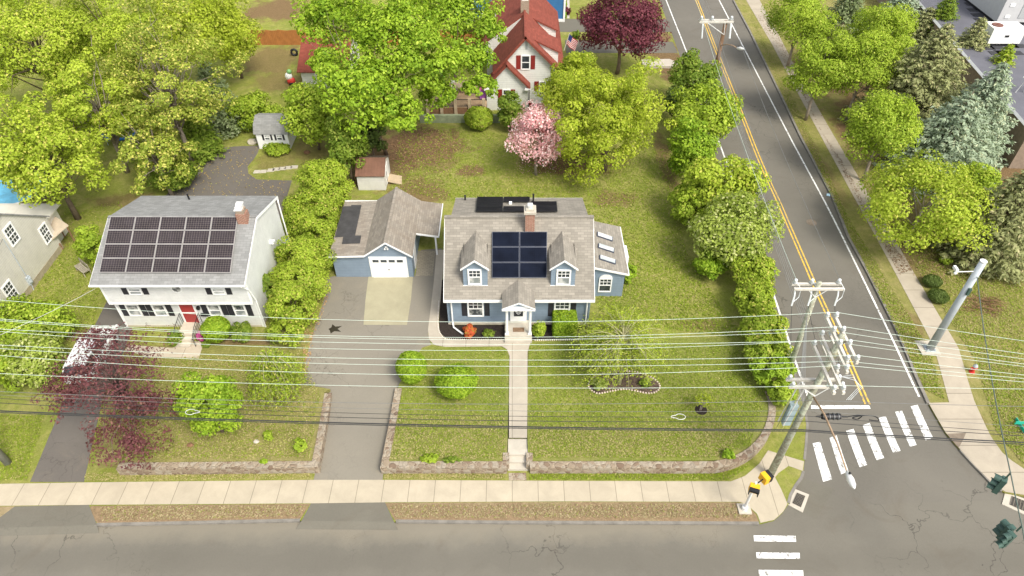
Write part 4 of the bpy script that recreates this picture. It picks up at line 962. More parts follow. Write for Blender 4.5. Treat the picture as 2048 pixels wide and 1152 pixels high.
# ================================================================= fence
T = thing('wooden_fence', 'long orange brown board fence behind the backyards', 'fence', (-15, 75.4, G0))
m = MB()
for k in range(150):
    x = -31 + k*.20; m.box(x, x+.19, 75.4, 75.44, G0, 2.65+.03*math.sin(k*7.1))
mk('fence_board', m, plain('orange_board', (.34,.14,.04), .8, .22, 2), T)
m = MB()
for k in range(13): x = -31+k*2.45; m.box(x-.06, x+.06, 75.45, 75.57, G0, 2.7)
mk('fence_post', m, plain('orange_post', (.30,.13,.05), .8, .2), T)
# ---------------------------------------------------------------- foliage
rs = np.random.RandomState(11)
def unit_(v): return v/np.maximum(1e-6, np.linalg.norm(v, axis=1))[:, None]
def rdir(n): return unit_(rs.normal(size=(n, 3)))
def leaf_mesh(name, c, nrm, size, mat, parent, aspect=.55, tone=None, tone2=None, fold=.18, axis=None, sizevar=.35):
    """rhombic folded leaves (two quads' worth of surface as 4 vertices) at c with normals nrm"""
    n = len(c); nrm = unit_(nrm)
    t = rs.normal(size=(n, 3)) if axis is None else axis + .25*rs.normal(size=(n, 3))
    t = t - nrm*np.sum(t*nrm, axis=1)[:, None]; t = unit_(t); b = np.cross(nrm, t)
    s = size*(1+sizevar*rs.uniform(-1, 1, n))[:, None]
    v = np.empty((n, 4, 3)); v[:, 0] = c - t*s*.5; v[:, 2] = c + t*s*.5; v[:, 1] = c + b*s*aspect*.5 + nrm*s*fold; v[:, 3] = c - b*s*aspect*.5 + nrm*s*fold
    off = np.array(root_loc(parent)) if parent else 0
    v = (v - off).reshape(-1, 3)
    me = bpy.data.meshes.new(name); me.vertices.add(4*n); me.loops.add(4*n); me.polygons.add(n)
    me.vertices.foreach_set('co', v.astype(np.float32).ravel()); me.loops.foreach_set('vertex_index', np.arange(4*n, dtype=np.int32))
    me.polygons.foreach_set('loop_start', np.arange(0, 4*n, 4, dtype=np.int32)); me.polygons.foreach_set('loop_total', np.full(n, 4, dtype=np.int32))
    if tone is None: tone = rs.uniform(0, 1, n)
    a = me.attributes.new('tone', 'FLOAT', 'FACE'); a.data.foreach_set('value', np.clip(tone, 0, 1).astype(np.float32))
    a = me.attributes.new('tone2', 'FLOAT', 'FACE'); a.data.foreach_set('value', (rs.uniform(0, 1, n) if tone2 is None else tone2).astype(np.float32))
    me.update(); me.validate(); me.materials.append(mat)
    o = bpy.data.objects.new(name, me); C.objects.link(o)
    if parent: o.parent = parent
    return o
def clumps(cen, rx, ry, rz, nc, rc, shell=.55, lowcut=-.75, rugged=.16):
    d = rdir(nc*3); d = d[d[:, 2] > lowcut][:nc]; n = len(d)
    r = (shell + (1-shell)*rs.uniform(0, 1, n)**.6)
    ph = rs.uniform(0, 6.28, 4)
    lump = 1 + rugged*(np.sin(3*d[:, 0]+ph[0]+2*d[:, 2]) + np.sin(4*d[:, 1]+ph[1]) + .6*np.sin(7*d[:, 0]*d[:, 1]*3+ph[2]))*.6
    cc = d*np.array([rx, ry, rz])*(r*lump)[:, None] * .9
    return np.array(cen)+cc, rc*rs.uniform(.65, 1.25, n), d
def foliage(cen, rx, ry, rz, nleaf, leaf, nc, rc, shell=.5, up=.45, lowcut=-.75, rugged=.16, hang=0):
    cc, rr_, cd_ = clumps(cen, rx, ry, rz, nc, rc, shell, lowcut, rugged)
    n = len(cc); idx = rs.choice(n, nleaf, p=(rr_**2)/np.sum(rr_**2))
    d = rdir(nleaf) ; d[:, 2] = np.where(rs.uniform(0, 1, nleaf) < .35, np.abs(d[:, 2]), d[:, 2])
    p = cc[idx] + d*(rr_[idx]*rs.uniform(.35, 1.05, nleaf)**.45)[:, None]*np.array([1, 1, .72])
    nr = d*.8 + cd_[idx]*.35 + np.array([0, 0, up]) + .45*rs.normal(size=(nleaf, 3))
    ct = rs.uniform(0, 1, n)
    tone = .62*ct[idx] + .38*rs.uniform(0, 1, nleaf)
    return p, nr, tone, cc, rr_
def limbs(t, base, cen, rad, cc, k, mat=BARK, name='trunk', r0=.2, split=.45, every=None, thin=.04, parent=None):
    m = MB(); b = Vector(base); c = Vector(cen)
    fork = b + (c-b)*split
    m.tube([b, b+(fork-b)*.5+Vector((rs.uniform(-.1,.1), rs.uniform(-.1,.1), 0)), fork, fork+(c-fork)*.8], [r0*1.25, r0, r0*.8, r0*.3], 8)
    ii = rs.choice(len(cc), min(k, len(cc)), replace=False)
    for i in ii:
        e = Vector(cc[i]); st = b+(c-b)*rs.uniform(split*.8, min(1.1, split+.45)); mid = st.lerp(e, .5)+Vector((0, 0, .12*(e-st).length))
        kx = Vector((rs.uniform(-.12,.12), rs.uniform(-.12,.12), rs.uniform(-.05,.1)))*(e-st).length; m.tube([st, st.lerp(mid, .55)+kx*.6, mid+kx, mid.lerp(e, .6)-kx*.3, e], [r0*.32, r0*.22, r0*.15, thin*.8, thin*.5], 5)
    return mk(name, m, mat, t, uv=False, smooth=True)
def fit(u, v, pu, pv, clear, ratio=(.55, 1.5), h=hblk):
    """crown centre and radii from where the crown shows in the photo"""
    z = 3.0
    for _ in range(12):
        c = pz(u, v, z); dp = depth(u, v, z); r = pu/F*dp; g = h(c[0], c[1])
        rr = ray(u, v); ph = math.atan2(-rr[2], rr[1]); hh_ = pv/F*dp*math.hypot(1, (v-576)/F)
        q = (hh_**2 - (r*math.sin(ph))**2)/(math.cos(ph)**2); rz_ = math.sqrt(q) if q > 0 else 0
        rz_ = min(max(rz_, ratio[0]*r), ratio[1]*r); z = g + clear + rz_
    ry_ = r
    if q <= 0 or math.sqrt(max(q, 0)) < ratio[0]*r:
        k = hh_**2 - (rz_*math.cos(ph))**2; ry_ = max(.5*r, min(r, math.sqrt(max(k, .01))/math.sin(ph)))
    return pz(u, v, z), r, ry_, rz_, g
WTWIG = plain('greenish_twig', (.36,.34,.18), .95, .3, 3)
# leaf colours (dull -> bright)
LMAT = {
 'lime':   leafmat('leaf_lime', (.24,.33,.025), (.48,.58,.06), (.58,.56,.12), .32),
 'maple':  leafmat('leaf_maple', (.13,.25,.015), (.36,.50,.035), (.46,.58,.07), .32),
 'yellow': leafmat('leaf_yellow_green', (.24,.32,.020), (.45,.53,.045), (.56,.57,.10), .32),
 'olive':  leafmat('leaf_olive', (.19,.26,.03), (.37,.44,.06), (.62,.58,.14), .32, .74),
 'fresh':  leafmat('leaf_fresh', (.20,.30,.022), (.41,.53,.05), (.50,.56,.09), .32),
 'mid':    leafmat('leaf_mid', (.13,.21,.025), (.27,.37,.045), (.38,.43,.08), .4),
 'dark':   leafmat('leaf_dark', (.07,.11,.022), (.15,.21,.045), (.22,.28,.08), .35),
 'hedge':  leafmat('leaf_hedge', (.20,.29,.025), (.41,.52,.05), (.54,.50,.12), .32),
 'box':    leafmat('leaf_boxwood', (.17,.29,.020), (.35,.49,.035), (.44,.54,.06), .3),
 'purple': leafmat('leaf_purple', (.11,.040,.045), (.24,.090,.095), (.28,.14,.11), .35),
 'red':    leafmat('leaf_dark_red', (.085,.020,.030), (.21,.055,.075), (.27,.085,.095), .3),
 'pink':   leafmat('petal_pink', (.62,.27,.30), (.85,.54,.55), (.90,.76,.72), .3, .7),
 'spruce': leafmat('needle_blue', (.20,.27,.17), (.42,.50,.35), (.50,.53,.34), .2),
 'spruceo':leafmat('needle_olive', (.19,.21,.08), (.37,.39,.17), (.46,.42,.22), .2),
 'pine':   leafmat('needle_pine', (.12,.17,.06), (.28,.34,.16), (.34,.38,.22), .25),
 'flower': leafmat('leaf_pale_bloom', (.22,.30,.04), (.42,.50,.10), (.56,.58,.24), .35, .82),
 'redbush':leafmat('leaf_scarlet', (.42,.07,.03), (.62,.16,.05), (.30,.34,.05), .2),
 'azalea': leafmat('petal_magenta', (.40,.05,.20), (.62,.12,.36), (.2,.2,.05), .2),
 'dry':    leafmat('leaf_dry', (.22,.18,.08), (.38,.33,.16), (.25,.30,.06), .2),
}
K = 1.9
def tree(name, label, cat, u, v, pu, pv, mat, clear=1.6, leaf=.26, cover=3.2, nc=None, rcf=.26, shell=.5, group=None, bark=BARK, limbs_n=14, h=hblk, ratio=(.55,1.5), rugged=.16, up=.45, aspect=.6, lean=(0,0), r0=None, lowcut=-.75, trunkname='trunk', crownname='crown', lobes=None):
    cen, r, ry, rz_, g = fit(u, v, pu, pv, clear, ratio, h)
    base = (cen[0]+lean[0], cen[1]+lean[1], h(cen[0]+lean[0], cen[1]+lean[1])-.05)
    t = thing(name, label, cat, base, group)
    area = 2*math.pi*((r*ry)**.8+2*(r*rz_)**.8)/3**1*1.25
    n = int(K*cover*area/(leaf*leaf*aspect*.5)*.62); n = min(n, 60000)
    nc = int((nc or int(30+area*.75))*1.25); nc = min(max(nc, 70 if shell > .7 else 40), 300)
    rc = rcf*(r+ry+rz_)/3*1.15
    p, nr, tone, cc, rr_ = foliage(cen, r-rc*.22, ry-rc*.22, rz_-rc*.3, n, leaf, nc, rc, shell, up, lowcut, rugged)
    if shell >= .7:                  # clipped shrub: an even skin of leaves over the clumps
        k = n; d = rdir(k); d = d[d[:, 2] > -.6]; k = len(d); w_ = 1+.05*np.sin(5*d[:, 0]+2*d[:, 2])*np.cos(6*d[:, 1])+rs.uniform(-.07, .05, k)
        p = np.concatenate([p, np.array(cen)+d*np.array([r, ry, rz_])*(.97*w_)[:, None]]); nr = np.concatenate([nr, d+.5*rs.normal(size=d.shape)]); tone = np.concatenate([tone, rs.uniform(.1, .95, k)])
    for (lu, lv, lpu, lpv, dz) in (lobes or ()):
        c2 = pz(lu, lv, cen[2]+dz); dp = depth(lu, lv, cen[2]+dz); r2 = lpu/F*dp; q2 = lpv/F*dp; ar2 = 6*r2*q2
        p2, n2, t2, cc2, rr2 = foliage(c2, r2, max(q2, .6*r2), min(q2, r2), min(30000, int(K*cover*ar2/(leaf*leaf*aspect*.5)*.62)), leaf, int(30+ar2*1.1), rcf*(r2+q2)/2*1.25, shell, up, lowcut, rugged)
        p, nr, tone, cc = np.concatenate([p, p2]), np.concatenate([nr, n2]), np.concatenate([tone, t2]), np.concatenate([cc, cc2])
    p[:, 2] = np.maximum(p[:, 2], g+.05)
    leaf_mesh(crownname, p, nr, leaf, LMAT[mat], t, aspect, tone)
    limbs(t, base, cen, r, cc, limbs_n, bark, trunkname, r0 or max(.035, .022*(r+rz_)), thin=.02)
    return t
def bush(label, u, v, pu, pv, mat='box', leaf=.12, cover=3.4, rcf=.2, rugged=.06, shell=.75, name='round_shrub', cat='shrub', nc=None, clear=0.0, **k):
    if not ('clipped' in label or 'trimmed' in label or label.startswith(('round ', 'upper one', 'lower one'))): shell = .55; rcf = max(rcf, .26); rugged = max(rugged, .2)
    return tree(name, label, cat, u, v, pu, pv, mat, clear=clear, leaf=leaf, cover=cover, rcf=rcf, rugged=rugged, shell=shell, crownname='foliage', trunkname='stem', limbs_n=6, lowcut=-.9, nc=nc, **k)
def conifer(name, label, u, v, pu, pv, mat, leaf=.42, n=13000, hfac=.95, clear=.6, group=None, cat='spruce', droop=.25, dens=1.0):
    cen, r, ry, rz_, g = fit(u, v, pu, pv, clear, (.9, 1.9))
    z0, z1 = g+clear, cen[2]+rz_*hfac; base = (cen[0], cen[1], g-.05)
    t = thing(name, label, cat, base, group)
    m = MB(); m.tube([base, (cen[0], cen[1], (z0+z1)/2), (cen[0], cen[1], z1)], [max(.12, r*.06), r*.04+.03, .02], 8)
    P_, N_, A_, T_ = [], [], [], []
    r *= 1.18; ry *= 1.18
    nlev = int((z1-z0)/.30); tot = 0
    for i in range(nlev):
        f = i/nlev; z = z0+(z1-z0)*f; R_ = r*1.08*(1-f**1.5)**.9+.12; nb = max(7, int(20*(1-f*.5)))
        for k in range(nb):
            a_ = 2*math.pi*(k+rs.uniform(-.3,.3))/nb + i*.7; ln = R_*rs.uniform(.72, 1.12)
            d = np.array([math.cos(a_), math.sin(a_), 0]); side = np.array([-d[1], d[0], 0])
            m_ = max(5, int(dens*ln*15)); q = rs.uniform(.15, 1, m_)**.8
            w_ = (.32*ln*(1-q)+.10)*rs.uniform(-1, 1, m_)
            zz = z - droop*ln*q**1.5 + .16*ln*q**4 + rs.uniform(-.10,.08,m_)
            c = np.array([cen[0], cen[1], 0]) + d*(ln*q)[:, None] + side*w_[:, None]; c[:, 2] = zz
            ax = d*1.0 + side*(np.sign(w_)*.8)[:, None] + np.array([0, 0, .1])
            P_.append(c); A_.append(ax); N_.append(np.tile([0, 0, 1.0], (m_, 1)) + .45*rs.normal(size=(m_, 3)) + d*.4)
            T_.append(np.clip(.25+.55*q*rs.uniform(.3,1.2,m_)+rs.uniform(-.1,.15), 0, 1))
            if k % 3 == 0: m.tube([(cen[0], cen[1], z), tuple(np.array([cen[0], cen[1], 0]) + d*ln*.85 + np.array([0,0,z-droop*ln*.75]))], [.03+.01*ln, .012], 4)
    P_, N_, A_, T_ = map(np.concatenate, (P_, N_, A_, T_)); P_[:, 2] = np.maximum(P_[:, 2], g+.08)
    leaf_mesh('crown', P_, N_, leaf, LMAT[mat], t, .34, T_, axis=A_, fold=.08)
    mk('trunk', m, BARK, t, uv=False, smooth=True); return t
def weeping(name, label, u, v, pu, pv, clear, mat, nbr, leaves_n, leaf, bark, cat='tree', base_uv=None, h=hblk, twig=.007):
    cen, r, ry, rz_, g = fit(u, v, pu, pv, clear, (.45, 1.2), h)
    b = gp(*base_uv, h) if base_uv else (cen[0], cen[1], g); t = thing(name, label, cat, b)
    top = Vector((cen[0]*.6+b[0]*.4, cen[1]*.6+b[1]*.4, cen[2]+rz_*.55)); m = MB()
    m.tube([b, Vector(b).lerp(top, .5)+Vector((.15, 0, 0)), top], [.13, .10, .05], 8)
    P_, T_ = [], []
    for i in range(nbr):
        a_ = rs.uniform(0, 2*math.pi); ln = r*rs.uniform(.45, 1.05); s_ = Vector(b).lerp(top, rs.uniform(.55, 1)); 
        e = Vector((cen[0]+ln*math.cos(a_), cen[1]+ry/r*ln*math.sin(a_), max(g+.3, cen[2]-rz_*rs.uniform(.1, 1.0))))
        k1 = s_.lerp(e, .4)+Vector((0, 0, rz_*rs.uniform(.35,.75))); k2 = s_.lerp(e, .8)+Vector((0, 0, rz_*.35))
        pts = [Vector(q) for q in smooth_line([tuple(s_), tuple(k1), tuple(k2), tuple(e)], 4)]
        m.tube(pts, [max(.006, .024*(1-j/len(pts))) for j in range(len(pts))], 4, cap=False)
        for k in range(3):
            j = rs.randint(3, len(pts)-2); q = pts[j]; o = Vector((rs.uniform(-.7,.7), rs.uniform(-.7,.7), 0)); tw = [q, q+o*.6+Vector((0,0,-.1)), q+o+Vector((0, 0, -rs.uniform(.4, 1.0)))]
            m.tube(tw, twig*.8, 3, cap=False); pp = [tw[0].lerp(tw[2], x) for x in rs.uniform(0, 1, max(1, leaves_n//(nbr*5)))]; P_ += [tuple(x) for x in pp]
        for x in rs.uniform(.2, 1, max(1, leaves_n*2//(nbr*5))):
            f = x*(len(pts)-1); j = min(int(f), len(pts)-2); P_.append(tuple(pts[j].lerp(pts[j+1], f-j)))
    P_ = np.array(P_); P_ = P_ + .13*rs.normal(size=P_.shape); P_[:, 2] = np.maximum(P_[:, 2], g+.05)
    leaf_mesh('crown', P_, np.array([0, 0, .6])+rs.normal(size=P_.shape)*.7, leaf, LMAT[mat], t, .5)
    mk('trunk', m, bark, t, uv=False, smooth=True); return t

# ---- big trees, upper left
tree('maple_tree', 'bright lime tree in the top left corner of the photo', 'tree', 70, 95, 135, 120, 'lime', 2.6, .22, 2.6, nc=115, rugged=.45, rcf=.15, limbs_n=60)
tree('maple_tree', 'bright lime tree leaning over the blue covered pool at the left edge', 'tree', 82, 300, 128, 122, 'lime', 1.8, .22, 2.6, nc=110, rugged=.45, rcf=.15, limbs_n=60)
tree('maple_tree', 'pale lime tree at the top between the corner tree and the sparse olive ones', 'tree', 235, 70, 118, 105, 'lime', 2.6, .22, 2.6, rugged=.45, nc=110, rcf=.15, limbs_n=50)
tree('maple_tree', 'drooping lime tree with pale limbs right of the pool tree', 'tree', 190, 200, 105, 105, 'lime', 2.4, .21, 2.4, bark=BARKP, rugged=.45, nc=70, rcf=.15, limbs_n=60)
tree('catkin_tree', 'sparse olive tree hung with yellow catkins above the blue trampoline', 'tree', 325, 165, 118, 125, 'olive', 2.2, .19, 2.2, bark=BARKP, rcf=.13, rugged=.45, nc=110, limbs_n=90)
tree('catkin_tree', 'low sparse olive tree with yellow tufts right of the blue trampoline', 'tree', 310, 305, 82, 82, 'olive', .8, .20, 1.8, bark=BARKP, rcf=.14, rugged=.45, nc=90, limbs_n=60)
tree('oak_tree', 'yellow green tree at the top edge above the grey pine', 'tree', 380, 60, 92, 82, 'yellow', 3, .25, 2.6, rugged=.3)
tree('maple_tree', 'compact bright green maple beside the orange board fence', 'tree', 458, 66, 62, 66, 'yellow', 1.2, .25)
tree('maple_tree', 'dark leafed tree behind the lime tree at the very top left corner', 'tree', 20, -40, 60, 50, 'maple', 3, .34)
conifer('grey_pine', 'soft grey green pine standing at the right flank of the left wood', 425, 180, 40, 70, 'pine', .34, cat='pine', hfac=.9)
conifer('grey_pine', 'dark green conifer below the grey pine beside the rear drive', 392, 255, 34, 46, 'mid', .34, cat='pine', hfac=.9)
bush('wide rounded green shrub left of the white gambrel shed', 500, 222, 66, 34, 'fresh', .22, rcf=.3, rugged=.12)
bush('dark shrub at the wood edge beside the rear drive', 345, 350, 45, 36, 'mid', .22, rcf=.3, rugged=.15)
bush('low green shrubs mass under the wood beside the drive', 402, 290, 32, 30, 'mid', .22, rcf=.3, rugged=.15)
tree('feathery_tree', 'feathery green tree between white shed and big maple', 'tree', 622, 225, 58, 66, 'fresh', .6, .26, 3.0, rcf=.22)
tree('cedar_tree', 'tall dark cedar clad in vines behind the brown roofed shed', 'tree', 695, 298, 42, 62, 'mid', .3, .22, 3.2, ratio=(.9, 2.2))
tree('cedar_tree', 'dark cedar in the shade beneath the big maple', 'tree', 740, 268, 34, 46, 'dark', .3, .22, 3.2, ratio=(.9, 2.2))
# ---- big maple: the photo's tallest crown
tree('maple_tree', 'huge bright green maple filling the top centre beside the red roofed house', 'tree', 715, 175, 92, 86, 'maple', 4.2, .29, 2.6, nc=110, rcf=.2, rugged=.3, limbs_n=60, lean=(1.0, 2.5), lobes=[(790,225,56,48,-1.2),(840,130,72,62,.5),(680,42,80,58,1.5),(790,62,95,62,2.5),(648,122,32,30,-.5)])
tree('maple_tree', 'green maple crown at the top edge left of the red roof', 'tree', 905, 28, 92, 62, 'maple', 5.0, .29, 2.4, nc=70, rcf=.24, rugged=.35, limbs_n=40, lobes=[(925,118,62,36,-1.5),(880,180,46,30,-2.5),(975,62,32,26,0),(960,172,34,22,-2.0)])
# ---- blossoms and crowns in the backyard
tree('dogwood_tree', 'pink blossoming dogwood in the backyard', 'tree', 1074, 275, 56, 66, 'pink', .7, .17, 2.5, bark=BARKP, rcf=.28, rugged=.2, ratio=(.7, 1.6), up=.8, aspect=.7)
tree('linden_tree', 'large round yellow green tree right of the pink dogwood', 'tree', 1220, 226, 114, 118, 'yellow', .5, .20, 3.0, nc=150, rcf=.15, rugged=.38)
tree('linden_tree', 'yellow green tree between red roofed house and dark red maple', 'tree', 1145, 170, 72, 64, 'yellow', 1.6, .21, 3.0, rcf=.2, rugged=.25)
tree('japanese_maple', 'dark red maple beside the side road at the top', 'tree', 1245, 50, 92, 76, 'red', 1.2, .24, 3.0, nc=120, rcf=.2, rugged=.12)
bush('round olive green shrub by the mossy wall below the deck', 958, 236, 28, 22, 'hedge', .2, rugged=.12, name='round_shrub')
bush('dark rhododendron at the corner of the red roofed house', 1020, 222, 27, 38, 'mid', .22, rugged=.15, name='rhododendron', ratio=(.7,1.6))
bush('small plum coloured shrub beside the deep blue house', 1131, 21, 11, 8, 'red', .3, name='small_shrub'); bush('bright green shrub above the plum coloured one', 1124, 8, 12, 8, 'box', .3, name='small_shrub'); bush('small round green shrub below the plum coloured one', 1127, 30, 8, 6, 'box', .3, name='small_shrub')
bush('small green shrub by the drive behind the dark red maple', 1152, 68, 9, 8, 'mid', .25, name='small_shrub')
# ---- arborvitae row left of the driveway
AR = 'arborvitae row along the driveway'
for (u, v, pu, pv, ml, lb) in ((652,372,46,50,'hedge','topmost arborvitae of the row beside the brown roofed shed'),(622,432,48,44,'hedge','second arborvitae from the top of the row beside the garage'),
        (638,478,40,40,'hedge','arborvitae touching the patched garage roof'),(604,520,50,46,'hedge','broad arborvitae of the row beside the white side wall'),
        (598,566,50,44,'hedge','arborvitae of the row level with the garage door'),(582,608,46,42,'hedge','lowest full arborvitae of the row'),):
    tree('arborvitae', lb, 'arborvitae', u, v, pu*1.16, pv*1.16, ml, .15, .15, 3.3, rcf=.27, shell=.62, group=AR, ratio=(.9, 1.7), rugged=.1)
bush('dark green shrub against the right wall of the white house', 532, 575, 22, 38, 'mid', .18, ratio=(.9,2))
tree('feathery_tree', 'dry feathery evergreen at the foot of the arborvitae row', 'tree', 572, 660, 42, 34, 'hedge', .1, .17, 2.4, rcf=.3, rugged=.2, group=None)
weeping('weeping_shrub', 'half bare weeping shrub tree beside the bright bushy one', 545, 742, 56, 66, .5, 'hedge', 90, 9000, .15, WTWIG, cat='shrub', h=hup)
tree('bushy_tree', 'bright green bushy small tree in the neighbour front lawn', 'tree', 418, 805, 62, 72, 'box', .3, .17, 3.4, rcf=.26, h=hup, ratio=(.7, 1.6))
# purple leafed plum, sparse
tree('purple_plum_tree', 'sparse purple leafed tree with bare limbs over the parked car', 'tree', 215, 745, 122, 92, 'purple', 1.7, .15, .55, nc=170, rcf=.19, rugged=.4, h=hup, limbs_n=80, shell=.3, bark=plain('plum_bark', (.13,.085,.075), .95, .3, 3), ratio=(.5,1.0), lean=(.9,-.4), r0=.15, lobes=[(240,880,95,50,-1.3),(310,795,50,55,-.8),(135,790,50,40,-.3),(200,680,60,30,.6)])
bush('bright green shrub at the left edge below the cream house', 60, 645, 88, 52, 'fresh', .2, rcf=.3, rugged=.15, nc=80)
bush('grey green shrub at the left edge below the bright one', 72, 718, 62, 58, 'flower', .2, rcf=.3, rugged=.15, nc=80)
bush('green shrub cropped by the left edge above the lawn', 5, 740, 36, 60, 'fresh', .2, rcf=.3, rugged=.15)
bush('tall green shrub between cream house and white house', 186, 492, 28, 40, 'fresh', .19, rcf=.28, rugged=.12, ratio=(.8, 1.8))
bush('trimmed bright green shrub right of the entry steps', 432, 659, 27, 27, 'box', .12)
bush('loose green shrub under the right windows of the white house', 484, 664, 26, 20, 'mid', .15, rugged=.15, rcf=.3)
bush('leafy plant left of the entry steps of the white house', 350, 676, 16, 16, 'mid', .15, rugged=.2, rcf=.35, cover=2)
bush('magenta azalea by the entry steps', 401, 672, 7, 14, 'azalea', .12, name='azalea', ratio=(.6, 2))
bush('green plant beneath the azalea', 412, 688, 9, 7, 'mid', .12, name='small_shrub')
bush('green shrub at the foot of the white shed', 552, 298, 32, 10, 'fresh', .18, rcf=.3, rugged=.15, ratio=(.3, 1.0), name='small_shrub')
# front garden of the blue house
bush('round clipped green shrub at the driveway edge', 823, 735, 30, 33, 'box', .11, cover=4.2, h=hup)
tree('round_topped_tree', 'small round topped green shrub on a stem in the front lawn', 'shrub', 912, 762, 41, 34, 'box', .35, .12, 3.6, rcf=.2, rugged=.08, shell=.7, h=hup, crownname='foliage', lean=(0, -.4))
bush('scarlet red shrub in the mulch bed by the porch', 938, 662, 12, 14, 'redbush', .11, name='scarlet_shrub')
bush('small leafy shrub with open twigs left of the porch', 978, 667, 13, 9, 'mid', .11, cover=1.4, rugged=.2, rcf=.35, name='small_shrub')
bush('leafy green shrub right of the porch', 1078, 657, 14, 17, 'fresh', .13, cover=2.8, rugged=.15, rcf=.3, name='small_shrub')
bush('wide hosta clump on the stone wall left of the garden steps', 858, 916, 19, 7, 'fresh', .24, rugged=.1, name='hosta', cat='plant', h=hup, ratio=(.3, .7), aspect=.4, cover=3)
bush('low green plant between hosta and garden steps', 905, 918, 16, 6, 'mid', .14, rugged=.2, name='low_plant', cat='plant', h=hup, ratio=(.3,.7), cover=2)
bush('tufted green plant on the curved end of the stone wall', 1457, 908, 14, 11, 'maple', .13, rugged=.15, name='low_plant', cat='plant', h=hup)
bush('pale green shrub at the left end of the kidney shaped bed', 1197, 768, 16, 14, 'flower', .12, name='small_shrub', h=hup)
bush('small dark green shrub at the right end of the kidney shaped bed', 1290, 766, 13, 10, 'mid', .12, cover=1.6, name='small_shrub', h=hup)
bush('small shrub near the right corner of the neighbour stone wall', 600, 890, 14, 14, 'fresh', .16, name='small_shrub', h=hup, rugged=.15, cover=2.6)
bush('small weedy clump on the neighbour stone wall', 528, 922, 9, 5, 'box', .14, name='low_plant', cat='plant', h=hup, ratio=(.3,.7))
bush('upright weedy plant below the weeping shrub', 536, 870, 9, 22, 'fresh', .15, name='low_plant', cat='plant', h=hup, cover=1.6, rugged=.3)
bush('bright green shrub behind the right wall of the sunroom', 1258, 548, 13, 26, 'box', .15, ratio=(.8, 2))
weeping('weeping_tree', 'thin weeping tree with sparse yellow green leaves beside the kidney shaped bed', 1242, 674, 108, 86, 1.1, 'lime', 150, 20000, .11, WTWIG, base_uv=(1238, 768), h=hup)
# clipped square shrub
c = gp(1128, 662); t = thing('square_shrub', 'box shaped clipped bright green shrub under the right window', 'shrub', (c[0], c[1], c[2]))
n = 9000; q = rs.uniform(-1, 1, (n, 3)); ax = rs.randint(0, 3, n); sg = np.where(rs.uniform(0, 1, n) < .5, -1, 1); q[np.arange(n), ax] = sg*rs.uniform(.86, 1.03, n)
q = np.sign(q)*np.abs(q)**.92; nr = np.zeros((n, 3)); nr[np.arange(n), ax] = sg; q = q/np.maximum(1, (np.sum(np.abs(q)**8, axis=1)**(1/8)))[:, None]*1.0
leaf_mesh('foliage', q*np.array([.78, .70, .70])+np.array([c[0], c[1], c[2]+.72]), nr+.5*rs.normal(size=(n, 3)), .12, LMAT['box'], t, .6)
m = MB(); m.tube([(c[0], c[1], c[2]), (c[0], c[1], c[2]+.9)], .06, 6); mk('stem', m, BARK, t)
# ---- hedge row between backyard and side road
HR = 'hedge row along the side road'
for (u, v, pu, pv, ml, cl, lf, nm, lb) in (
   (1385,160,48,48,'mid',.4,.26,'hedge_shrub','topmost green shrub of the roadside row near the far utility pole'),
   (1352,205,22,50,'dark',.2,.24,'hedge_shrub','dark shrub between yellow green tree and roadside row'),
   (1412,228,66,58,'fresh',.4,.26,'hedge_tree','bushy bright tree of the roadside row below the topmost shrub'),
   (1385,300,38,60,'maple',.1,.24,'hedge_shrub','deep green shrub of the roadside row below the bushy bright tree'),
   (1440,372,82,52,'lime',.4,.28,'hedge_tree','widest pale bright tree of the roadside row'),
   (1395,405,52,40,'fresh',.2,.24,'hedge_shrub','lilac like shrub on the lawn side of the widest roadside tree'),
   (1472,462,76,70,'flower',.3,.24,'hedge_tree','cream flowering tree of the roadside row'),
   (1425,527,34,30,'maple',.1,.2,'hedge_shrub','deep green mound on the lawn side of the cream flowering tree'),
   (1508,545,42,40,'hedge',.1,.19,'hedge_shrub','yellow green shrub directly below the cream flowering tree'),
   (1508,598,44,40,'hedge',.1,.19,'hedge_shrub','yellow green shrub midway down the roadside row'),
   (1528,655,42,40,'hedge',.1,.19,'hedge_shrub','bronze tinged shrub level with the upper crossarms'),
   (1536,702,44,36,'hedge',.1,.18,'hedge_shrub','third shrub from the lower end of the roadside row'),
   (1546,742,44,34,'box',.1,.17,'hedge_shrub','second shrub from the lower end of the roadside row'),
   (1566,788,24,26,'fresh',.1,.17,'hedge_shrub','small shrub ending the roadside row at the stone wall')):
    tree(nm, lb, 'shrub' if 'shrub' in nm else 'tree', u, v, pu*1.12, pv*1.12, ml, cl, lf, 3.5, rcf=.26, group=HR, ratio=(.8, 1.7), rugged=.14)
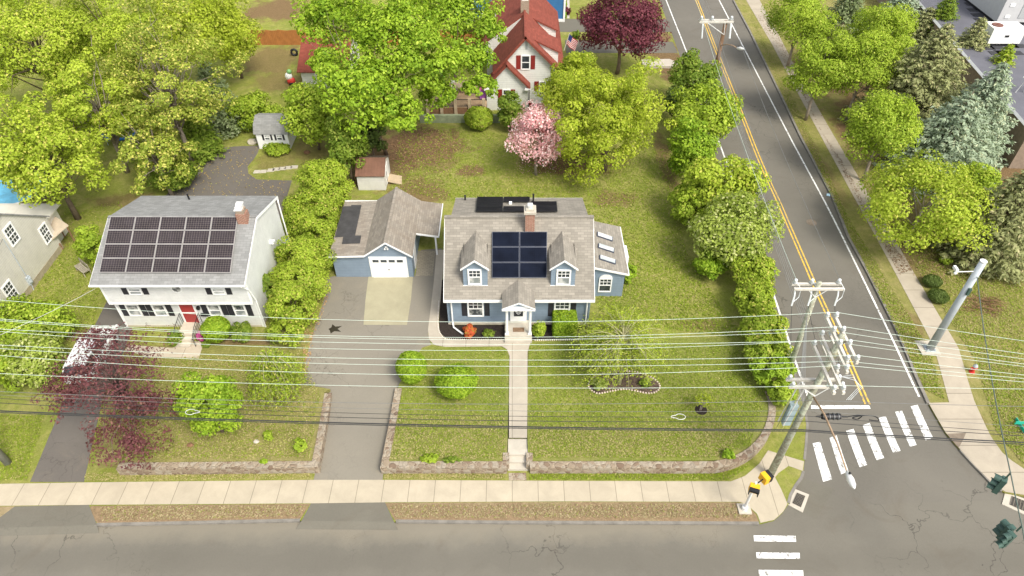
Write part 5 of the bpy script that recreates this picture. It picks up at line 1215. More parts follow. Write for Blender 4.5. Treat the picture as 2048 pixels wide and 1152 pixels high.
# ---- right side
for (u, v, pu, pv, ml, cl, lb) in (
   (1600,38,66,52,'fresh',2.4,'green street tree at the top overhanging the right pavement'),
   (1642,135,58,62,'fresh',2.2,'green street tree second from the top beside the right pavement'),
   (1770,72,60,60,'fresh',2.4,'bright green tree left of the olive spruces'),
   (1730,130,64,64,'fresh',2.4,'bright green tree between the second street tree and the spruces'),
   (1762,262,74,68,'fresh',1.9,'green street tree with a visible trunk above the widest one'),
   (1852,402,118,84,'lime',1.7,'widest bright street tree above the two small round shrubs'),
   (1950,372,40,46,'fresh',1.8,'bright tree crown between widest street tree and the blue spruce')):
    tree('street_tree', lb, 'tree', u, v, pu*1.12, pv*1.12, ml, cl*.8, .19, 2.8, group='trees right of the side road', rcf=.24, bark=BARKP, lean=(0, -.3))
for (nm, u, v, pu, pv, ml, lb) in (
   ('pine_tree',1695,25,42,50,'pine','blue green pine at the top edge between two street trees'),
   ('pine_tree',1675,80,38,30,'spruceo','brownish pine behind the second street tree'),
   ('spruce_tree',1805,12,42,44,'spruce','pale blue spruce at the top edge'),
   ('spruce_tree',1885,38,34,44,'mid','green spruce at the top beside the dark flat roof'),
   ('spruce_tree',1850,50,38,34,'spruceo','small olive conifer below the top green spruce'),
   ('spruce_tree',1942,90,36,50,'spruceo','pale brownish spruce beside the small rooftop unit'),
   ('spruce_tree',1855,150,88,95,'spruceo','large olive spruce left of the blue one'),
   ('spruce_tree',2000,135,30,44,'hedge','yellow green spruce against the dark flat roof'),
   ('spruce_tree',1965,215,62,85,'spruce','tall blue green spruce at the right'),
   ('spruce_tree',1908,262,84,80,'spruce','broad pale blue spruce in front of the tall one'),
   ('spruce_tree',2018,420,72,90,'spruceo','olive spruce cut by the right edge')):
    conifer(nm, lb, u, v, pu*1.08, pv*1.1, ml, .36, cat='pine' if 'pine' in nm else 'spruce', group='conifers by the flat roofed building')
bush('upper one of two small round shrubs beside the right pavement', 1865, 562, 18, 13, 'dark', .12); bush('lower one of two small round shrubs beside the right pavement', 1877, 592, 19, 15, 'dark', .12)
bush('small green shrub beneath the widest street tree', 1892, 520, 12, 10, 'fresh', .14, name='small_shrub')
# sapling in mulch ring
p = gp(1402, 820, hup); struct(drape('mulch_ring', [(p[0]+.36*math.cos(a), p[1]+.36*math.sin(a)) for a in [2*math.pi*i/24 for i in range(24)]], hup, .02, MULCH))
t = thing('sapling', 'tiny yellow green sapling staked in a dark round mulch ring', 'sapling', p)
m = MB(); m.tube([p, (p[0]+.05, p[1], p[2]+1.2)], [.03, .012], 5); m.tube([(p[0]-.08, p[1]-.02, p[2]), (p[0]-.08, p[1]-.02, p[2]+.45)], .03, 5); cc = []
for k in range(8): a_ = k*.8; e = (p[0]+.35*math.cos(a_), p[1]+.35*math.sin(a_), p[2]+.8+.12*k*.5); m.tube([(p[0]+.03, p[1], p[2]+.6+.06*k), e], .012, 4); cc.append(e)
mk('trunk', m, BARKP, t, uv=False); cc = np.array(cc); pp = cc[rs.randint(0, 8, 190)]+.13*rs.normal(size=(190, 3)); leaf_mesh('crown', pp, np.array([0,0,.7])+rs.normal(size=(190,3))*.6, .14, LMAT['yellow'], t, .6)
# ---------------------------------------------------------------- utility poles
def proj(x, y, z):
    d = Vector((x, y, z-H)); a = d.x; dep = d.y*cp - d.z*sp_; b = -d.y*sp_ - d.z*cp
    return 1024+F*a/dep, 576+F*b/dep
POLEM = NT('lichen_pole'); v_ = POLEM.coord('World'); POLEM.col(POLEM.mix(POLEM.mr(POLEM.noise(v_, 3.5, 6, .75, 1), .42, .58), (.27,.25,.19), (.44,.47,.36))); POLEM.rough(.95); POLEM.bump(POLEM.noise(v_, 14, 4), .5); POLEM = POLEM.m
ARM = plain('bleached_arm', (.56,.53,.47), .9, .15, 3)
def insul(m, x, y, z, s=1.0):
    m.tube([(x, y, z), (x, y, z+.06*s), (x, y, z+.07*s), (x, y, z+.16*s), (x, y, z+.17*s), (x, y, z+.27*s)], [.05*s, .12*s, .13*s, .07*s, .10*s, .06*s], 10)
P1, P1T = Vector((14.38, 20.8, .1)), Vector((14.66, 20.8, 11.65))
def pole_at(z, a=P1, b=P1T): f = (z-a.z)/(b.z-a.z); return a.lerp(b, f)
t = thing('utility_pole', 'tall lichen covered utility pole at the corner carrying three stacked pairs of crossarms', 'utility pole', tuple(P1))
m = MB(); m.tube([P1, P1.lerp(P1T, .5), P1T], [.20, .165, .125], 14); mk('pole', m, POLEM, t, uv=False, smooth=True)
levels = ((11.5, 19.35, 22.25, (22.1, 21.2, 20.4, 19.5)), (10.55, 19.6, 22.0, (21.85, 19.8)), (9.65, 19.15, 22.25, (22.05, 19.35)))
for z, ya, yb, ys_ in levels:
    c = pole_at(z)
    for s_ in (-.21, .21):
        m = MB(); m.box(c.x+s_-.06, c.x+s_+.06, ya, yb, z-.16, z); mk('crossarm', m, ARM, t)
        m = MB()
        for y in ys_: insul(m, c.x+s_, y, z, .95)
        mk('insulator', m, CERAM, t, smooth=True)
    m = MB(); m.cyl(c.x, c.y, z-.3, z-.02, .22, 10); mk('pole_collar', m, plain('lichen_block', (.30,.29,.2), .9, .3, 6), t)
c = pole_at(8.3); xa_, xb_ = 13.15, 15.75
for s_ in (-.22, .22):
    m = MB(); m.box(xa_, xb_, c.y+s_-.06, c.y+s_+.06, 8.2, 8.34); mk('crossarm', m, ARM, t)
m = MB()
for x in (xa_+.15, c.x+.45, xb_-.12): insul(m, x, c.y-.22, 8.34, 1.0); insul(m, x, c.y+.22, 8.34, 1.0)
mk('insulator', m, CERAM, t, smooth=True)
m = MB(); m.tube([(c.x, c.y-.25, 7.6), (xa_+.7, c.y-.25, 8.2)], .03, 5); m.tube([(c.x, c.y-.25, 7.6), (xb_-.7, c.y-.25, 8.2)], .03, 5); mk('brace', m, METALW, t)
m = MB()
for k in range(3):
    x = c.x+1.0+.1*k; m.tube([(x, c.y+.2, 8.5), (x+.5, c.y, 8.9-.2*k), (x+.9, c.y-.2, 8.2), (x+.5, c.y-.4, 7.5)], .014, 5)
mk('jumper_wire', m, CERAM, t)
m = MB()
for dx, dy in ((-.35, .35), (-.5, .15), (-.3, -.1)):
    b = pole_at(1); m.tube([(b.x+dx-.3, b.y+dy, 5.0), (pole_at(8).x+dx-.25, b.y+dy, 8.1)], .035, 5)
mk('riser_cable', m, METALW, t)
m = MB(); b = pole_at(5.2); m.box(b.x-.75, b.x-.35, b.y-.1, b.y+.25, 5.0, 6.6); mk('cable_guard', m, plain('guard_blue_grey', (.30,.38,.40), .6, .15), t)
for k in range(2): m = MB(); m.tube([(b.x-.55-.3*k, b.y+.1, 4.2), (b.x-.5-.3*k, b.y+.1, 7.2)], .03, 5); mk('yellow_marker', m, plain('dull_yellow', (.45,.46,.16), .7, .1), t)
# street lamp on the same pole
def lamp(a, b, label, mid=.25):
    t = thing('street_lamp', label, 'street lamp', a); A, B = Vector(a), Vector(b)
    pts = [A, A.lerp(B, .3)+Vector((0,0,mid)), A.lerp(B, .7)+Vector((0,0,mid*.9)), B]; d = (B-A).normalized()
    m = MB(); m.tube(pts, [.05,.045,.04,.035], 8); mk('arm', m, plain('rusty_arm', (.36,.25,.16), .8, .25, 3), t, smooth=True)
    m = MB(); m.tube([B-d*.05, B+d*.12, B+d*.4, B+d*.7, B+d*.88], [.05, .11, .16, .13, .03], 14); hd = mk('lamp_head', m, METALW, t, smooth=True)
    m = MB(); m.ball(tuple(B+d*.18+Vector((0,0,.17))), .06); mk('photocell', m, BLACK, hd, smooth=True)
lamp(tuple(pole_at(7.4)+Vector((.05,-.15,0))), pz(1694, 944, 8.0), 'pale street lamp head on a long rusty arm over the crosswalk')
# second pole
A2, B2 = Vector((17.05, 27.3, .6)), Vector((16.62, 27.3, 8.85))
t = thing('utility_pole', 'slimmer leaning utility pole with a double crossarm above the hedge end', 'utility pole', tuple(A2))
m = MB(); m.tube([A2, B2], [.17, .13], 12); mk('pole', m, POLEM, t, uv=False, smooth=True)
ax0, ax1 = py(1590, 562, 27.3), py(1683, 575, 27.3)
for s_ in (-.2, .2): m = MB(); m.box(ax0[0], ax1[0], 27.3+s_-.06, 27.3+s_+.06, 8.45, 8.58); mk('crossarm', m, ARM, t)
m = MB(); ix = [ax0[0]+.15, ax0[0]+1.05, ax1[0]-.15]
for x in ix: insul(m, x, 27.5, 8.58, 1.1)
mk('insulator', m, CERAM, t, smooth=True)
m = MB()
for x in ix: m.tube([(x, 27.3, 8.45), (x+.02, 27.1, 8.0), (x-.02, 26.95, 7.4)], .045, 6); m.tube([(x, 27.5, 8.8), (x+.3, 27.2, 8.4), (x+.28, 27.1, 7.9), (x, 27.0, 7.6)], .022, 5)
mk('dead_end_insulator', m, CERAM, t)
m = MB(); m.tube([(B2.x, 27.1, 7.9), (ax0[0]+.8, 27.1, 8.45)], .025, 5); m.tube([(B2.x, 27.1, 7.9), (ax1[0]-.8, 27.1, 8.45)], .025, 5); mk('brace', m, METALW, t)
# third pole, far
A3, B3 = Vector((20.0, 64, .9)), Vector((20.05, 64, 8.3))
t = thing('utility_pole', 'brown utility pole with one white braced crossarm at the top of the side road', 'utility pole', tuple(A3))
m = MB(); m.tube([A3, B3], [.21, .17], 12); mk('pole', m, plain('brown_pole', (.20,.12,.07), .95, .3, 3), t, uv=False, smooth=True)
c0, c1 = py(1398, 42, 64), py(1466, 44, 64); za = c0[2]
for s_ in (-.2, .2): m = MB(); m.box(c0[0], c1[0], 64+s_-.07, 64+s_+.07, za-.1, za+.08); mk('crossarm', m, ARM, t)
m = MB(); ix3 = [c0[0]+.2, (c0[0]+c1[0])/2-.4, c1[0]-.2]
for x in ix3: insul(m, x, 64, za+.08, 1.4)
mk('insulator', m, CERAM, t, smooth=True)
m = MB(); m.tube([(B3.x, 63.75, za-1.2), (c0[0]+.8, 63.75, za-.1)], .04, 5); m.tube([(B3.x, 63.75, za-1.2), (c1[0]-.8, 63.75, za-.1)], .04, 5); mk('brace', m, METALW, t)
m = MB()
for x in (c0[0]+.3, c1[0]-.3, B3.x+.4): m.tube([(x, 63.6, za-.1), (x+.05, 63.5, za-.7), (x+.1, 63.4, za-1.4)], .07, 6)
mk('dead_end_insulator', m, CERAM, t)
lamp((20.05, 63.8, 6.0), pz(1474, 96, 6.6), 'far street lamp with a white head on a thin arm over the side road', .2)
# left neighbour pole: foot shows at the left edge
A4 = Vector(gp(16, 926)); B4 = Vector((A4.x-.35, A4.y+.2, 11.6))
t = thing('utility_pole', 'weathered pole foot cut by the left edge on the bright lawn', 'utility pole', tuple(A4)); m = MB(); m.tube([A4, B4], [.2, .14], 12); mk('pole', m, plain('grey_pole', (.30,.29,.26), .95, .2, 3), t, uv=False, smooth=True)
m = MB()
for z in (11.5, 10.55, 9.65): m.box(B4.x-.08, B4.x+.08, A4.y-1.4, A4.y+1.6, z-.15, z)
mk('crossarm', m, ARM, t)
# ---- long wires along the front road
def sagpts(a, b, s, n): a, b = Vector(a), Vector(b); return [a.lerp(b, i/n) - Vector((0, 0, 4*s*(i/n)*(1-i/n))) for i in range(n+1)]
def v_at(a, b, s, u):
    best = None; lo, hi = 0.0, 1.0; inc = proj(*b)[0] > proj(*a)[0]
    for _ in range(40):
        f = (lo+hi)/2; p = Vector(a).lerp(Vector(b), f); p.z -= 4*s*f*(1-f); uu, vv = proj(*p)
        if (uu < u) == inc: lo = f
        else: hi = f
    return vv
ORD = ['topmost','second','third','fourth','fifth','sixth','seventh','eighth','ninth']
wires = [(11.75,22.1,600,641,682),(11.75,21.2,638,673,708),(10.8,21.85,641,677,718),(11.75,20.4,658,686,728),(9.9,22.05,663,699,733),(11.75,19.5,690,717,750),(10.8,20.0,697,729,757),(10.8,19.75,711,748,764),(9.9,19.35,747,772,778)]
cabs = [(7.2,20.6,783,806,813,.014),(6.45,20.55,790,817,853,.010),(6.0,20.55,797,827,866,.014),(5.65,20.5,806,836,872,.018),(4.98,20.45,822,847,885,.036),(4.86,20.45,825,850,889,.024)]
def longwire(z, y, v0, vm, v2, r, mat, label, cat, group):
    s_ = .3; yb = y+1; x = pole_at(z).x; a = (x-.2, y, z); xl = -29.2
    for _ in range(14):
        e = v_at(a, (xl, yb, z), s_, 0) - v0; e2 = v_at(a, (xl, yb+.1, z), s_, 0) - v0; yb -= max(-2, min(2, e*.1/(e2-e)))
        e = v_at(a, (xl, yb, z), s_, 730) - vm; e2 = v_at(a, (xl, yb, z), s_+.05, 730) - vm; s_ -= max(-.3, min(.3, e*.05/(e2-e))); s_ = max(-.1, min(1.4, s_))
    a2 = (x+.2, y, z); yc = y
    for _ in range(14):
        e = v_at(a2, (58, yc, z), .7, 2048) - v2; e2 = v_at(a2, (58, yc+.1, z), .7, 2048) - v2; yc -= max(-2, min(2, e*.1/(e2-e)))
    pts = sagpts((xl, yb, z), a, s_, 26) + sagpts(a2, (58, yc, z), .7, 26)
    m = MB(); m.tube(pts, r, 5); tag(center(mk('power_line' if 'cable' not in label else 'cable', m, mat, uv=False), a), label, cat, group); return (a, (xl, yb, z), s_)
for i, (z, y, v0, vm, v2) in enumerate(wires):
    longwire(z, y, v0, vm, v2, .0105, WIREL, ORD[i]+' of the nine thin pale wires crossing the photo from side to side', 'power line', 'pale wires across the photo')
fits = []
for i, (z, y, v0, vm, v2, r) in enumerate(cabs):
    fits.append(longwire(z, y, v0, vm, v2, r, WIRED if i > 1 else plain('grey_cable', (.16,.16,.15)), ORD[i]+' of the six darker cables crossing the photo below the pale wires', 'cable', 'dark cables across the photo'))
# splice case, cable loops
def on_cable(k, u):
    a, b, s_ = fits[k]; lo, hi = 0., 1.
    for _ in range(40):
        f = (lo+hi)/2; p = Vector(a).lerp(Vector(b), f); p.z -= 4*s_*f*(1-f)
        if proj(*p)[0] > u: lo = f
        else: hi = f
    return p
c = py(1662, 833, 20.5); t = thing('splice_case', 'black ribbed splice case on the cables right of the corner pole', 'splice case', c)
m = MB(); m.tube([(c[0]-.75, c[1], c[2]), (c[0]-.5, c[1], c[2]), (c[0]-.45, c[1], c[2]), (c[0]+.45, c[1], c[2]), (c[0]+.5, c[1], c[2]), (c[0]+.85, c[1], c[2]-.02)], [.03,.06,.15,.15,.05,.03], 10); mk('case', m, BLACK, t)
m = MB()
for k in range(4): x = c[0]-.33+.22*k; m.tube([(x-.03, c[1], c[2]), (x+.03, c[1], c[2])], .175, 10)
mk('band', m, plain('case_band', (.07,.075,.08), .4), t)
m = MB(); m.tube(smooth_line([(c[0]+.85, c[1], c[2]), (c[0]+1.5, c[1], c[2]+.12), (c[0]+1.4, c[1], c[2]-.22), (c[0]+1.1, c[1], c[2]-.1), (c[0]+1.6, c[1], c[2]+.08), (c[0]+2.2, c[1], c[2]), (c[0]+2.5, c[1], c[2]-.35), (c[0]+2.0, c[1], c[2]-.28)], 5), .028, 5); mk('slack_loop', m, BLACK, t)
for u, lb in ((382, 'white teardrop cable storage loop above the bright bushy tree'), (1360, 'white teardrop cable storage loop above the right front lawn')):
    p = on_cable(3 if u < 800 else 2, u); L_ = .34
    pts = [(p.x+math.copysign(1, u-800)*(L_*math.cos(a)*(.8 if math.cos(a) > 0 else 1.35)), p.y+.17*math.sin(a)*(1 if math.cos(a) > -.2 else .55), p.z+.03) for a in [2*math.pi*i/18 for i in range(19)]]
    m = MB(); m.tube(pts, .014, 5); tag(center(mk('cable_loop', m, METALW, uv=False), tuple(p)), lb, 'cable loop')
# wires along the side road
for i, x in enumerate(ix):
    q = sagpts((x, 27.5, 8.85), (ix3[i], 64, za+.35), .55, 20)+sagpts((ix3[i], 64, za+.35), (ix3[i]+6, 130, za+.3), 1.0, 14)[1:]
    m = MB(); m.tube(q, .014, 4); tag(center(mk('power_line', m, plain('grey_wire', (.20,.20,.19)) if i else WIREL, uv=False), q[0]), ['left','middle','right'][i]+' one of three wires running up the side road between the crossarms', 'power line', 'wires up the side road')
for i in range(5):
    z = 5.2+.32*i; x2 = A2.x-.15-.06*i; q = sagpts((pole_at(z).x, 20.8, z-.2), (x2, 27.3, z), .05, 5)+sagpts((x2, 27.3, z), (19.9-.05*i, 64, z-.1), .7, 20)[1:]+sagpts((19.9-.05*i, 64, z-.1), (26, 130, z), 1, 12)[1:]
    m = MB(); m.tube(q, .013+.004*(i % 2), 4); tag(center(mk('cable', m, plain('mid_grey_cable', (.24,.24,.23)), uv=False), q[0]), ['lowest','second lowest','middle','second highest','highest'][i]+' of five grey cables passing over the roadside hedge', 'cable', 'cables over the hedge')
for i, x in enumerate((xa_+.15, c.x if False else 14.9, xb_-.12)):
    m = MB(); m.tube(sagpts((x, 21.0, 8.6), (ix[i], 26.95, 7.4), .12, 8), .013, 4); tag(center(mk('power_line', m, WIRED, uv=False), (x, 21, 8.6)), ['left','middle','right'][i]+' short dark wire linking the two corner poles', 'power line', 'short wires between corner poles')
# service drop to the cream and white houses
for a, b, lb in ((px(66, 607, -33.5) if False else (-33.4, 33.0, 3.8), (-9.5, 22.2, 8.9), None),): pass
q = sagpts(px(5, 478, -33.5), (-29.4, 21.9, 7.2), .3, 10); m = MB(); m.tube(q, .015, 4); tag(center(mk('service_drop', m, WIRED, uv=False), q[0]), 'thin dark service wire from the cream house gable to the left pole', 'wire')
q = sagpts((-25.7, 30.9, 5.0), (-29.4, 21.9, 8.0), .25, 10); m = MB(); m.tube(q, .014, 4); tag(center(mk('service_drop', m, plain('pale_drop', (.5,.5,.47)), uv=False), q[0]), 'thin pale service wire from the left eave of the white house', 'wire')
# ---------------------------------------------------------------- signals on the corner
MA = Vector(gp(1858, 700)); MT = Vector(py(1967, 523, MA.y+.1))
t = thing('steel_mast', 'tall grey steel signal mast on a square concrete base beside the right pavement', 'mast', tuple(MA))
m = MB(); m.box(MA.x-.65, MA.x+.55, MA.y-.45, MA.y+.75, MA.z-.05, MA.z+.09); mk('base', m, CONCL, t)
m = MB(); m.box(MA.x-.32, MA.x+.30, MA.y-.26, MA.y+.34, MA.z+.09, MA.z+.16)
mk('base_plate', m, METAL, t)
m = MB()
for dx in (-.24, .22):
    for dy in (-.19, .27): m.cyl(MA.x+dx, MA.y+dy, MA.z+.15, MA.z+.27, .045, 6)
mk('anchor_bolt', m, METAL, t)
m = MB(); m.tube([(MA.x, MA.y, MA.z+.15), tuple(MT)], [.235, .19], 18); mk('mast', m, METAL, t, smooth=True)
m = MB(); m.tube([(MT.x, MT.y, MT.z), (MT.x, MT.y, MT.z+.05)], .2, 18); mk('mast_cap', m, METALW, t)
zc = MT.z-.75; m = MB(); m.tube([(MT.x-.1, MT.y, zc), (MT.x-1.25, MT.y-.05, zc)], .03, 6); cm = mk('camera_arm', m, METALW, t)
m = MB(); m.box(MT.x-1.32, MT.x-1.18, MT.y-.1, MT.y+.3, zc+.02, zc+.2); m.ball((MT.x-1.3, MT.y-.1, zc-.05), .09); mk('camera', m, WHITE, cm)
m = MB(); m.box(MT.x-.1, MT.x+.05, MT.y-.36, MT.y-.22, zc-1.6, zc-1.1); mk('cable_clamp', m, GRN, t)
s1 = Vector(pz(2021, 946, 6.9)); s2 = Vector(pz(2044, 1052, 6.7)); S0 = Vector((MT.x, MT.y-.2, MT.z-1.0)); S3 = s2+(s2-s1)*1.8
q = sagpts(S0, s1, .25, 10)+sagpts(s1, s2, .02, 3)[1:]+sagpts(s2, S3, .1, 5)[1:]
m = MB(); m.tube(q, .028, 5); tag(center(mk('span_wire', m, plain('span_green', (.10,.13,.11)), uv=False), tuple(S0)), 'span wire from the grey mast carrying the traffic signals', 'wire')
def signal(top, label, rot, faces):
    t = thing('traffic_signal', label, 'traffic signal', tuple(top)); m = MB(); m.tube([top, top-Vector((0,0,.45))], .04, 6); mk('hanger', m, GRN, t)
    for k in range(faces):
        a_ = rot+k*math.pi/2; f = Vector((math.sin(a_), -math.cos(a_), 0)); r_ = Vector((f.y*-1, f.x, 0)); c_ = top-Vector((0,0,1.0))+f*(.22 if faces > 1 else 0)
        m = MB(); m.obox(c_, r_, (0,0,1), f, -.17, .17, -.50, .50, -.11, .11); hs = mk('housing', m, GRN, t)
        for z in (.35, 0, -.35):
            m = MB(); o = c_+Vector((0,0,z)); pts = [(o+r_*(.16*math.cos(q))+Vector((0,0,.16*math.sin(q)))) for q in [math.pi*i/8-.3*0 for i in range(9)]]
            for i in range(8): m.prism([pts[i]+f*.12, pts[i+1]+f*.12, pts[i+1]+f*.40, pts[i]+f*.40], (0,0,.012))
            mk('visor', m, GRN, hs)
        m = MB()
        for z in (.35, 0, -.35): o = c_+Vector((0,0,z)); m.tube([o+f*.12, o+f*.14], .13, 12)
        mk('lens', m, plain('dark_lens', (.05,.03,.02), .2, .2), hs)
signal(s1, 'dark green traffic signal hanging over the right kerb', R(235), 1)
signal(s2, 'cluster of dark green traffic signals hanging near the bottom right corner', R(200), 2)
B = Vector(gp(1488, 1019)); t = thing('pedestrian_signal', 'short white signal post with two yellow heads on a concrete base at the corner', 'pedestrian signal', tuple(B))
m = MB(); m.box(B.x-.34, B.x+.34, B.y-.3, B.y+.3, B.z-.05, B.z+.10); mk('base', m, CONCL, t)
m = MB(); m.tube([(B.x, B.y, B.z+.1), (B.x, B.y, B.z+.3), (B.x, B.y, B.z+.32), (B.x, B.y, B.z+2.7)], [.17,.16,.075,.065], 12); mk('post', m, METALW, t, smooth=False)
for dx, dy, z, a_ in ((-.05, -.12, 2.35, R(-20)), (.55, .35, 2.55, R(115))):
    f = Vector((math.sin(a_), -math.cos(a_), 0)); r_ = Vector((-f.y, f.x, 0)); c_ = Vector((B.x+dx, B.y+dy, B.z+z))
    m = MB(); m.obox(c_, r_, (0,0,1), f, -.24, .24, -.25, .25, -.14, .14); hs = mk('signal_head', m, YEL, t)
    m = MB(); m.obox(c_, r_, (0,0,1), f, -.24, .24, .20, .24, .14, .36); m.obox(c_, r_, (0,0,1), f, -.24, -.20, -.2, .2, .14, .34); m.obox(c_, r_, (0,0,1), f, .20, .24, -.2, .2, .14, .34); m.obox(c_, r_, (0,0,1), f, -.2, .2, -.2, .2, .14, .16); mk('visor', m, BLACK, hs)
m = MB(); m.tube([(B.x, B.y, B.z+2.5), (B.x+.3, B.y+.15, B.z+2.62), (B.x+.55, B.y+.35, B.z+2.55)], .035, 6); mk('bracket', m, BLACK, t)
# street sign blades at right edge
B = Vector(py(2052, 850, 24.0)); t = thing('street_sign', 'pair of green street name blades at the right edge', 'street sign', (B.x, B.y, L(B.y)+KH))
m = MB(); m.tube([(B.x, B.y, L(B.y)), (B.x, B.y, B.z+.3)], .035, 6); mk('post', m, METAL, t)
SG = plain('sign_green', (.03,.42,.30), .4, .1)
m = MB(); m.box(B.x-.75, B.x+.1, B.y-.02, B.y+.02, B.z+.1, B.z+.33); mk('sign_blade', m, SG, t); m = MB(); m.box(B.x-.32, B.x-.28, B.y-.5, B.y+.5, B.z-.16, B.z+.06); mk('sign_blade', m, SG, t)
# hydrant
B = Vector(gp(1943, 744)); t = thing('fire_hydrant', 'small red fire hydrant with a grey cap in the right lawn', 'hydrant', tuple(B)); RED = plain('hydrant_red', (.55,.04,.03), .5)
m = MB(); m.tube([B, B+Vector((0,0,.05)), B+Vector((0,0,.06)), B+Vector((0,0,.5)), B+Vector((0,0,.52))], [.17,.17,.11,.11,.15], 12); mk('barrel', m, RED, t)
m = MB(); m.tube([B+Vector((0,0,.52)), B+Vector((0,0,.62)), B+Vector((0,0,.72))], [.15,.12,.04], 12); mk('cap', m, METAL, t)
m = MB(); m.tube([B+Vector((-.2,0,.38)), B+Vector((.2,0,.38))], .06, 8); mk('nozzle', m, RED, t)
# ---------------------------------------------------------------- white car under the purple tree
CA, CB = Vector(gp(168, 782)), Vector(gp(214, 668)); d = (CB-CA); d.z = 0; Lc = 4.7; rot = math.atan2(-d.x, d.y); mid = (CA+CB)/2
o = d.normalized(); CC = (CA.x+o.x*Lc/2, CA.y+o.y*Lc/2, (L(mid.y)+KH+.01))
t = thing('parked_car', 'white estate car parked on the dark driveway under the purple leafed tree', 'car', CC, rotz=rot)
def car_mk(name, m, mat, par=None, smooth=False):
    o_ = mk(name, m, mat, None, uv=False, smooth=smooth); o_.parent = par or t; return o_
CP = NT('car_paint'); CP.col((.66,.66,.66)); CP.rough(.25); CP.b.inputs['Coat Weight'].default_value = .6; CP = CP.m; CG = glass('car_glass', (.02,.022,.025))
st = [(-2.32,.42,.72,.78,.60),(-2.25,.30,.98,.86,.74),(-2.0,.24,1.02,.91,.80),(-1.2,.22,1.03,.93,.83),(0,.22,1.0,.93,.83),(1.0,.22,.97,.92,.82),(1.35,.23,.93,.91,.80),(2.0,.27,.82,.86,.72),(2.28,.34,.70,.76,.60),(2.34,.42,.60,.68,.52)]
m = MB(); vs = []
for y, zb, zt, wb, wt in st: vs += [(-wb*.92,y,zb),(-wb,y,(zb+zt)/2),(-wb*.98,y,zt-.08),(-wt,y,zt),(wt,y,zt),(wb*.98,y,zt-.08),(wb,y,(zb+zt)/2),(wb*.92,y,zb)]
fs = [];
for i in range(len(st)-1):
    for k in range(8): k2 = (k+1) % 8; fs.append((i*8+k, (i+1)*8+k, (i+1)*8+k2, i*8+k2))
fs += [tuple(range(8)), tuple((len(st)-1)*8+k for k in range(7, -1, -1))]; m.add(vs, fs); body = car_mk('body', m, CP, smooth=False)
def loft(rings): 
    m = MB(); n = len(rings[0]); vs = [p for r_ in rings for p in r_]; fs = []
    for i in range(len(rings)-1):
        for k in range(n): k2 = (k+1) % n; fs.append((i*n+k, (i+1)*n+k, (i+1)*n+k2, i*n+k2))
    fs += [tuple(range(n)), tuple((len(rings)-1)*n+k for k in range(n-1, -1, -1))]; return m.add(vs, fs)
m = MB(); m.add([(-.80,-2.15,1.0),(.80,-2.15,1.0),(.80,1.05,.97),(-.80,1.05,.97),(-.62,-1.85,1.50),(.62,-1.85,1.50),(.60,.25,1.50),(-.60,.25,1.50)],[(0,1,5,4),(1,2,6,5),(2,3,7,6),(3,0,4,7)]); car_mk('windows', m, CG)
m = MB(); m.box(-.63,.63,-1.88,.28,1.49,1.54); rf = car_mk('roof', m, CP)
m = MB()
for x in (-1, 1):
    for (ya, za, yb, zb_, wa, wb_) in ((-2.15,1.0,-1.85,1.5,.81,.63),(1.05,.97,.25,1.5,.81,.61),(-.9,1.0,-.85,1.5,.82,.63),(.1,1.0,.0,1.5,.82,.62)): m.tube([(x*wa,ya,za),(x*wb_,yb,zb_)], .035, 4)
car_mk('pillars', m, CP)
for x in (-.84, .84):
    for y in (-1.4, 1.42):
        m = MB(); m.tube([(x-.1,y,.33),(x+.1,y,.33)], .33, 18); wh = car_mk('wheel', m, BLACK); m = MB(); m.tube([(x-.11,y,.33),(x+.11,y,.33)], .2, 12); rm = mk('rim', m, METAL, None, uv=False); rm.parent = wh
    m = MB(); m.box(x-.14 if x > 0 else x-.02, x+.02 if x > 0 else x+.14, -2.37, -2.1, .74, .98); car_mk('taillight', m, plain('tail_red', (.55,.02,.02), .25))
    m = MB(); m.box(x-.15 if x > 0 else x+.0, x if x > 0 else x+.15, 2.1, 2.3, .6, .72); car_mk('headlight', m, METALW)
    m = MB(); m.box(x+.02*(1 if x > 0 else -1)-.1, x+.02*(1 if x > 0 else -1)+.1, .75, .9, .98, 1.1); car_mk('mirror', m, CP)
m = MB(); m.box(-.25,.25,-2.36,-2.30,.62,.74); car_mk('number_plate', m, WHITE)
# ---------------------------------------------------------------- yard things
B = Vector(gp(168, 545)); t = thing('garden_bench', 'small grey wooden garden bench between the cream and white houses', 'bench', tuple(B), rotz=R(-38))
def lmk(name, m, mat): o_ = mk(name, m, mat, None); o_.parent = t; return o_
m = MB()
for k in range(4): m.box(-.65,.65,-.22+.12*k,-.12+.12*k,.40,.44)
lmk('seat', m, WOODG); m = MB()
for k in range(3): m.box(-.65,.65,.27,.30,.52+.13*k,.62+.13*k)
lmk('backrest', m, WOODG)
for x in (-.6,.54): m = MB(); m.box(x,x+.06,-.22,-.16,0,.4); lmk('leg', m, WOODG); m = MB(); m.box(x,x+.06,.24,.30,0,.9); lmk('leg', m, WOODG)
B = Vector(gp(122, 492)); t = thing('wood_shelter', 'little lean-to firewood shelter with a tan roof behind the cream house', 'firewood shelter', tuple(B), rotz=R(-35))
m = MB(); m.prism([(-.9,-.9,1.25),(.9,-.9,1.25),(.9,.9,1.75),(-.9,.9,1.75)], (0,0,.08)); lmk('roof', m, plain('tan_panel', (.50,.42,.32), .8))
for x in (-.85,.77): 
    for y, z in ((-.8,1.27),(.72,1.68)): m = MB(); m.box(x,x+.08,y,y+.08,0,z); lmk('post', m, WOODB)
m = MB()
for k in range(26): m.tube([(-.7+.2*(k%7),-.75,.12+.2*(k//7)),(-.68+.2*(k%7),-.1,.12+.2*(k//7))], .09, 7)
lmk('firewood', m, WOODB)
